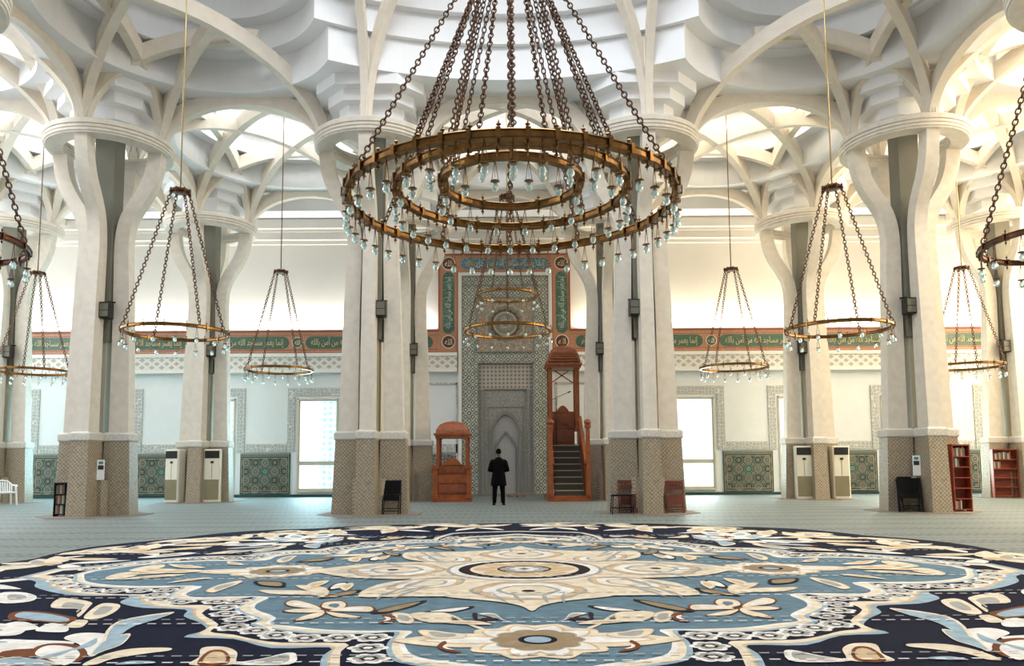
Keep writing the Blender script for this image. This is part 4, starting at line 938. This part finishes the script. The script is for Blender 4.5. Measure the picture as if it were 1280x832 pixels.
# ------------------------------------------------------------------ the medallion woven into the carpet
# outlines in metres from the medallion's centre, one quarter; the rest by symmetry
CP = {
    'B1': [(-0.04,-4.66),(-0.38,-4.4),(-0.68,-4.28),(-0.87,-4.12),(-0.97,-3.79),(-0.99,-3.59),(-0.97,-3.37),(-1.29,-3.36),(-1.64,-3.31),(-1.97,-3.16),(-2.16,-3.07),(-2.17,-2.87),(-2.27,-2.7),(-2.48,-2.44),(-2.56,-2.16),(-2.56,-1.8),(-2.91,-1.76),(-3.27,-1.8),(-3.47,-1.56),(-3.49,-1.1),(-3.93,-1.07),(-4.29,-1.06),(-4.66,-0.92),(-4.94,-0.71),(-5.1,-0.47),(-5.28,-0.14)],
    'O1': [(-0.05,-4.83),(-0.43,-4.51),(-0.74,-4.39),(-0.93,-4.26),(-1.02,-4.03),(-1.06,-3.74),(-1.06,-3.39),(-1.28,-3.44),(-1.61,-3.43),(-1.76,-3.4),(-2.0,-3.28),(-2.27,-3.09),(-2.28,-2.87),(-2.52,-2.59),(-2.66,-2.32),(-2.67,-1.77),(-2.86,-1.92),(-3.24,-1.93),(-3.5,-1.79),(-3.59,-1.6),(-3.66,-1.12),(-3.88,-1.19),(-4.27,-1.18),(-4.69,-1.03),(-5.04,-0.71),(-5.2,-0.43),(-5.37,-0.14)],
    'I2': [(-0.07,-5.26),(-1.04,-5.03),(-1.25,-4.62),(-1.31,-4.38),(-1.38,-4.02),(-1.4,-3.77),(-1.87,-3.74),(-2.13,-3.61),(-2.33,-3.46),(-2.54,-3.36),(-2.58,-3.08),(-2.9,-2.61),(-2.95,-2.24),(-3.32,-2.2),(-3.45,-2.05),(-3.5,-1.86),(-3.56,-1.56),(-3.82,-1.59),(-4.16,-1.58),(-4.54,-1.41),(-4.87,-1.01),(-5.13,-0.61),(-5.43,-0.34),(-5.72,-0.19)],
    'O2': [(-0.07,-5.45),(-1.1,-5.18),(-1.32,-4.79),(-1.44,-4.37),(-1.48,-4.13),(-1.49,-3.89),(-1.9,-3.9),(-2.27,-3.61),(-2.67,-3.54),(-2.6,-3.29),(-2.77,-3.0),(-3.01,-2.73),(-3.12,-2.43),(-3.55,-2.33),(-3.82,-2.14),(-3.92,-1.99),(-4.0,-1.68),(-4.44,-1.67),(-4.82,-1.49),(-5.29,-1.09),(-5.53,-0.69),(-5.93,-0.37)],
    'leafA': [(-1.04,-2.74),(-0.88,-2.65),(-0.72,-2.75),(-0.69,-2.95),(-0.7,-3.09),(-0.82,-3.09),(-0.95,-2.98)],
    'lilyb': [(-1.21,-2.7),(-1.07,-2.74),(-1.0,-2.97),(-1.01,-3.12),(-1.11,-3.05)],
    'cresc': [(-1.3,-2.73),(-1.18,-2.82),(-1.15,-3.01),(-1.21,-3.12),(-1.27,-3.11),(-1.23,-2.97)],
    'wleaf': [(-0.91,-2.62),(-0.6,-2.42),(-0.55,-2.46),(-0.68,-2.63),(-0.81,-2.65)],
    'tleaf': [(-1.38,-2.61),(-1.21,-2.31),(-1.01,-2.13),(-1.1,-2.4),(-1.27,-2.64)],
    'nscroll': [(-0.52,-2.76),(-0.48,-2.72),(-0.46,-2.99),(-0.39,-2.88),(-0.29,-2.96),(-0.35,-3.07),(-0.47,-3.08)],
    'gscroll': [(-0.45,-2.76),(-0.33,-2.76),(-0.26,-2.99),(-0.19,-3.11),(-0.36,-2.88)],
    'stem': [(-0.7,-2.79),(-0.64,-2.87),(-0.53,-3.13),(-0.4,-3.34),(-0.45,-3.34),(-0.58,-3.1)],
    'check': [(-0.72,-3.91),(-0.69,-3.77),(-0.66,-3.8),(-0.65,-3.96),(-0.53,-4.1),(-0.6,-4.09),(-0.68,-4.02)],
    'gleaf': [(-0.9,-3.4),(-0.78,-3.4),(-0.68,-3.47),(-0.55,-3.53),(-0.56,-3.65),(-0.71,-3.68),(-0.82,-3.62)],
    'Slobe': [(0.03,-2.65),(-0.1,-2.39),(-0.35,-2.15),(-0.77,-1.94),(-0.81,-1.78),(-0.66,-1.28),(0.03,-0.93)],
    'SWlobe': [(-1.67,-1.86),(-1.6,-1.13),(-1.24,-0.75),(-0.86,-0.56),(-0.48,-1.29),(-0.59,-1.84),(-1.2,-1.87)],
    'Wlobe': [(-2.54,-0.2),(-2.16,0.44),(-1.17,0.73),(-0.91,0.04),(-1.06,-0.55),(-1.9,-0.86),(-2.34,-0.5)],
    'p1': [(-2.29,-2.14),(-2.22,-2.04),(-1.99,-2.29),(-1.88,-2.51),(-2.05,-2.42),(-2.21,-2.32)],
    'p2': [(-2.19,-2.54),(-2.04,-2.46),(-1.85,-2.55),(-1.87,-2.64),(-2.1,-2.63)],
    'p3': [(-1.97,-2.99),(-1.96,-2.8),(-1.83,-2.6),(-1.82,-2.84)],
    'p4': [(-1.81,-2.6),(-1.51,-2.81),(-1.48,-2.87),(-1.66,-2.84)],
    'p5': [(-1.79,-2.56),(-1.66,-2.39),(-1.46,-2.39),(-1.42,-2.61),(-1.65,-2.6)],
    'p6': [(-1.9,-2.38),(-1.92,-2.15),(-1.79,-2.1),(-1.7,-2.29),(-1.71,-2.56),(-1.78,-2.51)],
    'p7': [(-2.46,-1.16),(-2.19,-1.23),(-2.05,-1.47),(-2.0,-1.8),(-2.07,-1.74)],
    'p8': [(-2.75,-1.45),(-2.54,-1.45),(-2.25,-1.52),(-2.0,-1.85),(-2.16,-1.74),(-2.54,-1.67)],
    'p9': [(-2.05,-1.41),(-2.07,-1.05),(-1.97,-0.96),(-1.93,-1.24)],
    'p10': [(-2.01,-1.9),(-1.92,-1.64),(-1.75,-1.48),(-1.75,-1.7),(-1.9,-1.85)],
    'sm1': [(-3.31,-1.43),(-3.32,-1.07),(-3.2,-0.79),(-3.14,-0.95),(-3.17,-1.37),(-3.2,-1.54)],
    'bb': [(-3.01,-0.82),(-2.68,-0.9),(-2.57,-1.22),(-2.72,-1.21),(-2.9,-1.08)],
    'pais': [(-2.29,-4.36),(-2.31,-4.16),(-2.39,-3.9),(-2.25,-3.87),(-2.11,-4.01),(-2.04,-4.21),(-2.02,-4.36)],
    'paisb': [(-2.24,-4.36),(-2.31,-4.01),(-2.22,-3.97),(-2.1,-4.16),(-2.06,-4.36)],
    'gl': [(-2.01,-4.36),(-1.87,-4.22),(-1.74,-4.06),(-1.66,-4.12),(-1.64,-4.37)],
    'a1': [(-3.79,-3.15),(-3.84,-2.9),(-3.75,-2.9),(-3.69,-3.01),(-3.65,-3.19)],
    'a2': [(-3.82,-2.82),(-3.95,-2.49),(-4.03,-2.13),(-3.89,-2.14),(-3.78,-2.28),(-3.69,-2.59),(-3.69,-2.83)],
    'a3': [(-3.53,-3.58),(-3.5,-3.43),(-3.3,-3.47),(-3.16,-3.65),(-3.11,-3.88),(-3.09,-4.07),(-3.33,-3.76)],
    'br1': [(-3.6,-3.87),(-3.55,-3.73),(-3.34,-3.79),(-3.16,-3.99),(-3.07,-4.19),(-3.1,-4.34),(-3.16,-4.34),(-3.44,-4.13)],
    'w1': [(-3.47,-4.06),(-3.54,-3.88),(-3.5,-3.81),(-3.33,-3.88),(-3.19,-4.04),(-3.13,-4.19),(-3.12,-4.34),(-3.32,-4.18)],
    'st1': [(-3.23,-3.59),(-3.43,-2.98),(-3.18,-2.64),(-3.18,-2.92),(-3.23,-3.2),(-3.15,-3.65)],
    'st2': [(-3.08,-4.07),(-3.2,-3.65),(-3.13,-3.47),(-3.03,-3.77),(-3.05,-3.94)],
    'lp': [(-3.0,-4.34),(-2.99,-4.07),(-2.88,-3.91),(-2.64,-3.89),(-2.59,-3.97),(-2.71,-4.05),(-2.87,-4.19),(-2.91,-4.34)],
    'st3': [(-2.78,-4.35),(-2.72,-4.26),(-2.58,-4.27),(-2.55,-4.32)],
    'br2': [(-4.48,-2.8),(-4.61,-2.52),(-4.41,-2.48),(-4.03,-2.7),(-3.88,-2.82),(-3.87,-3.05),(-4.06,-2.97),(-4.31,-2.89)],
    'bl2': [(-4.46,-2.73),(-4.53,-2.52),(-4.25,-2.61),(-3.95,-2.82),(-3.91,-2.97),(-4.16,-2.89)],
    'w2': [(-4.33,-3.11),(-4.27,-2.96),(-4.03,-3.15),(-4.01,-3.25),(-4.19,-3.31)],
    'w3': [(-3.95,-3.25),(-3.97,-3.04),(-3.79,-3.15),(-3.7,-3.33),(-3.87,-3.32)],
    'c4': [(-3.98,-3.63),(-3.77,-3.64),(-3.46,-3.7),(-3.46,-3.82),(-3.68,-3.89),(-3.81,-3.89)],
    'br3': [(-3.76,-3.97),(-3.57,-3.92),(-3.46,-4.11),(-3.64,-4.15)],
    'bl3': [(-3.62,-4.18),(-3.44,-4.18),(-3.18,-4.34),(-3.52,-4.33)],
    'w4': [(-5.36,-1.53),(-5.2,-1.48),(-4.93,-1.7),(-4.83,-1.96),(-5.05,-2.01)],
    'c5': [(-4.4,-2.31),(-4.59,-1.82),(-4.19,-2.03),(-4.05,-2.32),(-3.9,-2.74),(-3.97,-2.66),(-4.08,-2.4)],
    'L1': [(-4.85,-0.48),(-4.87,-0.11),(-4.68,-0.04),(-4.57,-0.35),(-4.68,-0.65)],
}
QF =  [(-2.8,-2.35),(-2.68,-2.64),(-2.48,-2.87),(-2.41,-3.21),(-2.19,-3.33),(-1.98,-3.5),(-1.74,-3.6),(-1.48,-3.6),(-1.23,-3.6),(-1.21,-3.92),(-1.15,-4.22),(-3.32,-2.03),(-3.16,-2.03),(-2.98,-2.04),(-2.77,-2.05),(-3.77,-1.35),(-4.03,-1.38),(-4.29,-1.37),(-4.54,-1.36),(-4.82,-1.14),(-5.06,-0.92),(-5.3,-0.63),(-5.46,-0.31),(-3.74,-1.66),(-3.59,-1.9),(-3.36,-2.06)]
CM = ['c_navy', 'c_cream', 'c_white', 'c_tan', 'c_blue', 'c_pale', 'c_brown', 'c_grey', 'c_dark', 'c_taupe']
CI = {m: i for i, m in enumerate(CM)}
cb = MB(); LZ = [.003]
def layer(polys, mat, step=.00022, dz=0):
    LZ[0] += step
    for i, p in enumerate(polys): cb.flat(p, LZ[0]+dz+i*.000004, CI[mat])
def four(p): return [[(sx*x, sy*y) for x, y in p] for sx in (1, -1) for sy in (1, -1)]
def full(q):
    """close a quarter outline (from the front axis to the side axis) over all four quarters"""
    a = [(x, y) for x, y in q]; b_ = [(x, -y) for x, y in reversed(q)]; c = [(-x, -y) for x, y in q]; d = [(-x, y) for x, y in reversed(q)]
    return a+b_+c+d
def sm(p, n=4): return catmull(p, n)
def grow(p, k):
    cx = sum(q[0] for q in p)/len(p); cy = sum(q[1] for q in p)/len(p)
    return [(cx+(x-cx)*k, cy+(y-cy)*k) for x, y in p]
def quarter_smooth(q, n=3): return catmull(q, n, False)
# navy ground with a scalloped rim
rim = []
for i in range(240):
    a = 2*PI*i/240; r = 7.15+.28*abs(cos(8*a))+.25*cos(4*a+PI)
    rim.append((r*cos(a), (r+.25)*sin(a)))
layer([rim], 'c_navy')
# rim blossoms and leaves
def petal(x, y, a, l, w, bend=.0):
    u = (cos(a), sin(a)); v = (-sin(a), cos(a)); out = []
    for t, k in ((0, 0), (.12, .55), (.35, 1), (.65, .85), (.88, .4), (1, 0), (.88, -.4), (.65, -.85), (.35, -1), (.12, -.55)):
        bb = bend*l*t*t; out.append((x+u[0]*l*t+v[0]*(w*k+bb), y+u[1]*l*t+v[1]*(w*k+bb)))
    return sm(out, 3)
ca, cc, ct, cp = [], [], [], []
for k in range(24):
    a = 2*PI*(k+.5)/24; r = 6.35; x, y = r*cos(a), (r+.2)*sin(a)
    if y < -4.4: continue
    for s in (1, -1):
        ca.append(petal(x, y, a+s*1.25, .95, .16, -s*.25)); ct.append(petal(x, y, a+s*.6, .72, .17, s*.15)); cp.append(petal(x+.1*cos(a), y+.1*sin(a), a+s*.6, .5, .08, s*.15))
        cc.append(petal(x-.25*cos(a), y-.25*sin(a), a+s*2.2, .75, .12, s*.3))
    ct.append(petal(x, y, a, .7, .15))
edge_ = []; edge2 = []
for k in range(48):
    a = 2*PI*k/48+.05*sin(5*k); r = 7.0+.15*sin(3*k)
    if sin(a) < -.65: continue
    edge_.append(petal(r*cos(a), (r+.25)*sin(a), a+(1.35 if k % 2 else -1.35), .85+.2*sin(k), .13, .35 if k % 2 else -.35))
    edge2.append(petal((r-.45)*cos(a), (r-.2)*sin(a), a+(1.1 if k % 3 else -1.9), .6, .08, .3))
layer(edge_, 'c_cream'); layer([grow(p, .55) for p in edge_[::3]], 'c_grey'); layer(edge2, 'c_white')
layer(ca, 'c_cream'); layer(cc, 'c_white'); layer(ct, 'c_cream'); layer(cp, 'c_grey')
layer([[(6.35*cos(a)+.16*cos(t*PI/6), 6.55*sin(a)+.16*sin(t*PI/6)) for t in range(12)] for a in [2*PI*(k+.5)/24 for k in range(24)] if sin(a) > -.67], 'c_tan')
# the two lobed borders with the chain of quatrefoils between them
def offs(q, d): return [(x-d if x < -.2 else x, y-d*.9 if y < -.2 else y) for x, y in q]
O2f = full(quarter_smooth(CP['O2'])); I2f = full(quarter_smooth(CP['I2'])); O1f = full(quarter_smooth(CP['O1'])); B1f = full(quarter_smooth(CP['B1']))
mix = lambda k: full(quarter_smooth([(a[0]*(1-k)+c[0]*k, a[1]*(1-k)+c[1]*k) for a, c in zip(resample(CP['O2']), resample(CP['I2']))]))
def resample(q, n=60):
    d = [0]
    for a, c in zip(q, q[1:]): d.append(d[-1]+math.hypot(c[0]-a[0], c[1]-a[1]))
    out = []; j = 0
    for i in range(n):
        t = d[-1]*i/(n-1)
        while j < len(q)-2 and d[j+1] < t: j += 1
        k = (t-d[j])/max(1e-6, d[j+1]-d[j]); out.append((q[j][0]+(q[j+1][0]-q[j][0])*k, q[j][1]+(q[j+1][1]-q[j][1])*k))
    return out
layer([O2f], 'c_pale'); layer([mix(.34)], 'c_tan'); layer([mix(.48)], 'c_cream'); layer([I2f], 'c_navy')
layer([full(quarter_smooth(offs(CP['O1'], .035)))], 'c_pale'); layer([O1f], 'c_cream'); layer([full(quarter_smooth([(a[0]*.45+c[0]*.55, a[1]*.45+c[1]*.55) for a, c in zip(resample(CP['O1']), resample(CP['B1']))]))], 'c_white'); layer([B1f], 'c_blue')
def quatre(x, y, r, k):
    return [(x+r*1.15*(.86+.24*abs(cos(3*t)))*cos(t)*k, y+r*1.1*(.86+.24*abs(cos(3*t)))*sin(t)*k) for t in [2*PI*i/48 for i in range(48)]]
QK = []
for q in QF:
    if all(math.hypot((q[0]-o[0])*1.0, (q[1]-o[1])*.8) > .185 for o in QK): QK.append(q)
qp = [p[0] for q in QK for p in four([q])]
layer([quatre(x, y, .118, 1) for x, y in qp], 'c_white'); layer([quatre(x, y, .118, .74) for x, y in qp], 'c_grey'); layer([quatre(x, y, .118, .45) for x, y in qp], 'c_dark'); layer([quatre(x, y, .118, .25) for x, y in qp], 'c_white')
# broad white petals of the corner blossoms
big = []
for x, y, a, l in ((-3.75, -3.95, 3.5, .9), (-3.75, -4.05, 4.1, 1.0), (-3.7, -3.9, 2.9, .9), (-3.6, -4.2, 4.7, .9), (-4.0, -3.45, 2.5, .9)): big += four(petal(x, y, a, l, .2, .15))
layer(big, 'c_white'); layer([grow(p, .5) for p in big], 'c_pale')
# outer corner blossoms, leaves and paisleys on the navy ground
def lay4(keys, mat, k=1.): layer([q for n in keys for q in four(sm(grow(CP[n], k)))], mat)
lay4(['br2'], 'c_brown'); lay4(['bl2'], 'c_pale'); lay4(['w2', 'w3', 'w4', 'a3', 'c4'], 'c_white', 1.15); lay4(['a1', 'a2', 'c5', 'lp', 'pais'], 'c_cream'); lay4(['br1', 'br3', 'paisb'], 'c_brown'); lay4(['w1'], 'c_white', 1.06)
lay4(['paisb'], 'c_tan', .72); lay4(['st1', 'st2', 'bl3'], 'c_cream', 1.16); lay4(['st1', 'st2', 'bl3', 'st3'], 'c_pale'); lay4(['gl'], 'c_white'); lay4(['gl'], 'c_grey', .68); lay4(['a2', 'w4', 'c5'], 'c_grey', .55)
sc_ = []
for x, y, a, l in ((-3.28, -3.95, 1.2, .34), (-3.4, -4.2, .8, .3), (-4.2, -3.3, 2.6, .5), (-3.9, -3.7, 2.9, .5)): sc_ += four(petal(x, y, a, l, .045, .5))
layer(sc_, 'c_pale')
far = []
for x, y, a, l in ((-4.6, -3.4, 2.6, 1.1), (-4.9, -2.9, 2.2, .9), (-5.2, -2.2, 2.9, .9), (-2.4, -5.2, 4.4, 1.0), (-3.2, -5.0, 4.0, 1.1), (-1.5, -5.6, 4.6, .7), (-4.3, -4.4, 3.9, 1.0), (-3.7, -4.8, 4.0, .9), (-5.6, -1.3, 3.0, .8), (-4.5, -3.8, 3.3, .9)): far += four(petal(x, y, a, l, l*.17, .25))
layer(far, 'c_cream'); layer([grow(p, .6) for p in far[::2]], 'c_grey'); layer([grow(p, .6) for p in far[1::2]], 'c_tan')
# blossoms in the blue field
def blossom(x, y, r=.32, ph=0.):
    P, T, D_, Nn = [], [], [], []
    for k in range(10):
        a = ph+2*PI*k/10; l = .42 if k % 5 else .9
        P.append(petal(x+.15*cos(a), y+.15*sin(a), a, l, .21)); T.append(petal(x+.2*cos(a), y+.2*sin(a), a, l*.75, .13)); D_.append(petal(x+.2*cos(a), y+.2*sin(a), a, l*.7, .10))
    return P, T, D_
fl = [(0, -3.72), (0, 3.72), (-3.0, 0), (3.0, 0)]
PP = [blossom(x, y) for x, y in fl]
layer([grow(p, 1.05) for q in PP for p in q[0]], 'c_tan'); layer([p for q in PP for p in q[0]], 'c_cream'); layer([p for q in PP for p in q[1]], 'c_tan'); layer([p for q in PP for p in q[2]], 'c_white')
def disc(x, y, r, n=40, lob=0., m=10): return [(x+r*(1+lob*abs(cos(m*PI*i/n)))*cos(2*PI*i/n), y+r*(1+lob*abs(cos(m*PI*i/n)))*sin(2*PI*i/n)) for i in range(n)]
layer([disc(x, y, .31, 80, .14) for x, y in fl], 'c_grey'); layer([disc(x, y, .295, 80, .14) for x, y in fl], 'c_taupe'); layer([disc(x, y, .145) for x, y in fl], 'c_navy'); layer([disc(x, y, .10) for x, y in fl], 'c_pale')
lay4(['p7', 'p8', 'sm1', 'leafA', 'lilyb', 'gleaf'], 'c_tan', 1.08); lay4(['p1', 'p2', 'p3', 'p4', 'p5', 'p6'], 'c_brown', 1.14); lay4(['p1', 'p2', 'p3', 'p4', 'p5', 'p6', 'p7', 'p8', 'sm1', 'leafA', 'lilyb', 'gleaf', 'L1', 'stem'], 'c_cream')
lay4(['p9', 'p10', 'wleaf', 'tleaf'], 'c_dark', 1.2); lay4(['p9', 'wleaf'], 'c_white', .9); lay4(['p10', 'tleaf'], 'c_taupe', .9); lay4(['p6'], 'c_blue', .45); lay4(['sm1', 'gleaf', 'lilyb'], 'c_grey', .6); lay4(['p1', 'p5'], 'c_white', .55)
lay4(['cresc', 'check'], 'c_brown'); lay4(['cresc', 'check'], 'c_white', .45); lay4(['nscroll'], 'c_dark'); lay4(['gscroll'], 'c_white', 1.1); lay4(['gscroll'], 'c_grey', .8); lay4(['bb'], 'c_dark'); lay4(['bb'], 'c_taupe', .75)
tw = []
for x, y, a, l in ((-3.9, .0, 2.9, .8), (-4.0, -.3, 3.4, .7), (-4.3, -.15, 3.1, .55), (-2.2, -.8, 4.3, .6), (-1.9, -1.0, 4.5, .5), (-.35, -3.2, 2.6, .5), (-3.6, -.55, 3.7, .5)): tw += four(petal(x, y, a, l, l*.15, .3))
layer(tw, 'c_cream'); layer([grow(p, .55) for p in tw], 'c_tan')
# central eight-lobed rose
cen = []
for s in (1, -1): cen.append(sm([(-max(0, -x), s*y) for x, y in CP['Slobe']]+[(-x, s*y) for x, y in reversed(CP['Slobe'][1:-1])], 3))
W = [(-2.55, 0), (-2.3, -.35), (-1.95, -.62), (-1.2, -.75), (-.6, -.5), (-.6, .5), (-1.2, .75), (-1.95, .62), (-2.3, .35)]
for s in (1, -1): cen.append(sm([(s*x, y) for x, y in W], 3))
cen += [q for q in four(sm(CP['SWlobe'], 3))]+[disc(0, 0, 1.5)]
layer(cen, 'c_cream')
sub = []
for s in (1, -1):
    sub.append(disc(0, s*1.55, .5, 40, .1, 6)); sub.append(disc(s*1.55, 0, .5, 40, .1, 6))
for sx in (1, -1):
    for sy in (1, -1): sub.append(petal(sx*.75, sy*.75, math.atan2(sy, sx), .95, .30))
layer([grow(p, 1.1) for p in sub], 'c_grey'); layer([grow(p, 1.02) for p in sub], 'c_tan'); layer([grow(p, .85) for p in sub], 'c_white'); layer([grow(p, .6) for p in sub], 'c_grey'); layer([grow(p, .5) for p in sub], 'c_cream')
layer([disc(sx*x, sy*y, .07) for x, y in ((0, 1.6), (1.6, 0)) for sx in (1, -1) for sy in (1, -1)], 'c_dark')
veins = []
for s in (1, -1):
    for q in (-.35, -.15, .15, .35): veins += [petal(s*1.7, q, (0 if s > 0 else PI)-s*q*.9, .65, .025, .1), petal(q, s*1.75, s*H+q*.5*s, .55, .022, .1)]
for x, y, a in ((-1.0, -1.2, 4.0), (-1.25, -1.0, 3.9), (-1.1, -1.45, 4.2)): veins += four(petal(x, y, a, .6, .03, .15))
for s in (1, -1):
    for k in range(-4, 5):
        if k: veins.append(petal(s*(1.15+.12*abs(k)), .11*k, (0 if s > 0 else PI)+s*k*.22, .5, .018, .25*(1 if k*s > 0 else -1)))
for k in range(6): veins += four(petal(-.95-.09*k, -.62-.2*k, 3.9+.1*k, .45, .02, .2))
layer(veins, 'c_grey')
for r, mt in ((.95, 'c_grey'), (.90, 'c_white'), (.80, 'c_dark'), (.66, 'c_cream')): layer([disc(0, 0, r, 60)], mt)
layer([disc(.45*cos(k*PI/4), .45*sin(k*PI/4), .17) for k in range(8)], 'c_tan'); layer([disc(0, 0, .33)], 'c_dark'); layer([disc(0, 0, .27, 48, .12, 6)], 'c_grey'); layer([disc(.12*cos(k*PI/3), .12*sin(k*PI/3), .06, 16) for k in range(6)], 'c_white'); layer([disc(0, 0, .05, 16)], 'c_dark')
# dashed stitching of the prayer rows across the medallion
LZ[0] += .0003
for k in range(-3, 8):
    y0 = 5.11+1.23*k-9.47
    for dy, mi in ((0, 'c_white'), (.17, 'c_grey')):
        y = y0+dy
        if abs(y) > 7.0: continue
        xm = math.sqrt(max(0, 7.0**2-y*y)); n = int(2*xm/.12)
        for i in range(n):
            x = -xm+i*.12; cb.flat([(x, y), (x+.07, y), (x+.07, y+.022), (x, y+.022)], LZ[0], CI[mi])
med = cb.build('medallion_carpet', CM, None, (.12, 9.47, 0))
tag(med, 'huge round medallion carpet in navy, cream and steel blue across the hall floor', 'carpet')

# ------------------------------------------------------------------ light
def area(name, loc, rot, size, power, col, sy=None):
    l = bpy.data.lights.new(name, 'AREA'); l.energy = power; l.color = col; l.shape = 'RECTANGLE'; l.size = size; l.size_y = sy or size
    o = bpy.data.objects.new(name, l); COL.objects.link(o); o.location = loc; o.rotation_euler = rot; return o
w = bpy.data.worlds.new('sky'); bpy.context.scene.world = w; w.use_nodes = True
bg = w.node_tree.nodes['Background']; bg.inputs[0].default_value = (1.0, .98, .95, 1); bg.inputs[1].default_value = .32
area('dome_daylight', (0, 9.475, 17.5), (0, 0, 0), 9, 1900, (.93, .96, 1.))
# lamps hidden on the cornice ledge wash the upper wall
for i, (x0, x1) in enumerate(((-21, -11), (-11, -3), (3, 11), (11, 21))):
    area('cornice_wash', ((x0+x1)/2, YW-.22, 6.84), (math.radians(176), 0, 0), x1-x0, 220 if x0 < 0 else 300, (1, .97, .92) if x0 < 0 else (1, .87, .66), .12)
# daylight entering by the end windows
for x in WINX:
    area('window_daylight', (x, YW-.25, 2.2), (math.radians(-90), 0, 0), 1.5, 290 if x < 0 else 240, (.50, .88, 1.) if x < 0 else (.85, 1., .95), 3.4)
# daylight from the high side openings
area('side_daylight', (-21.2, 18, 8.5), (0, math.radians(-80), 0), 6, 1900, (.96, .98, 1.), 20)
area('side_daylight', (21.2, 18, 8.5), (0, math.radians(80), 0), 6, 4200, (1., .82, .56), 20)

# ------------------------------------------------------------------ camera
sc = bpy.context.scene
cam = bpy.data.cameras.new('camera'); co = bpy.data.objects.new('camera', cam); COL.objects.link(co); sc.camera = co
cam.sensor_width = 36; cam.lens = 957/1280*36; cam.shift_y = 79.3/1280; cam.shift_x = 10.5/1280; cam.clip_end = 200
co.location = (-.12, 0, 1.3)
co.rotation_euler = (Matrix.Rotation(math.radians(95), 3, 'X') @ Matrix.Rotation(-.0055, 3, 'Z')).to_euler()
sc.view_settings.view_transform = 'Standard'; sc.view_settings.look = 'None'; sc.view_settings.gamma = 1; sc.view_settings.use_curve_mapping = False
sc.view_settings.exposure = 0.0
sc.cycles.max_bounces = 8; sc.cycles.diffuse_bounces = 5; sc.cycles.transmission_bounces = 6
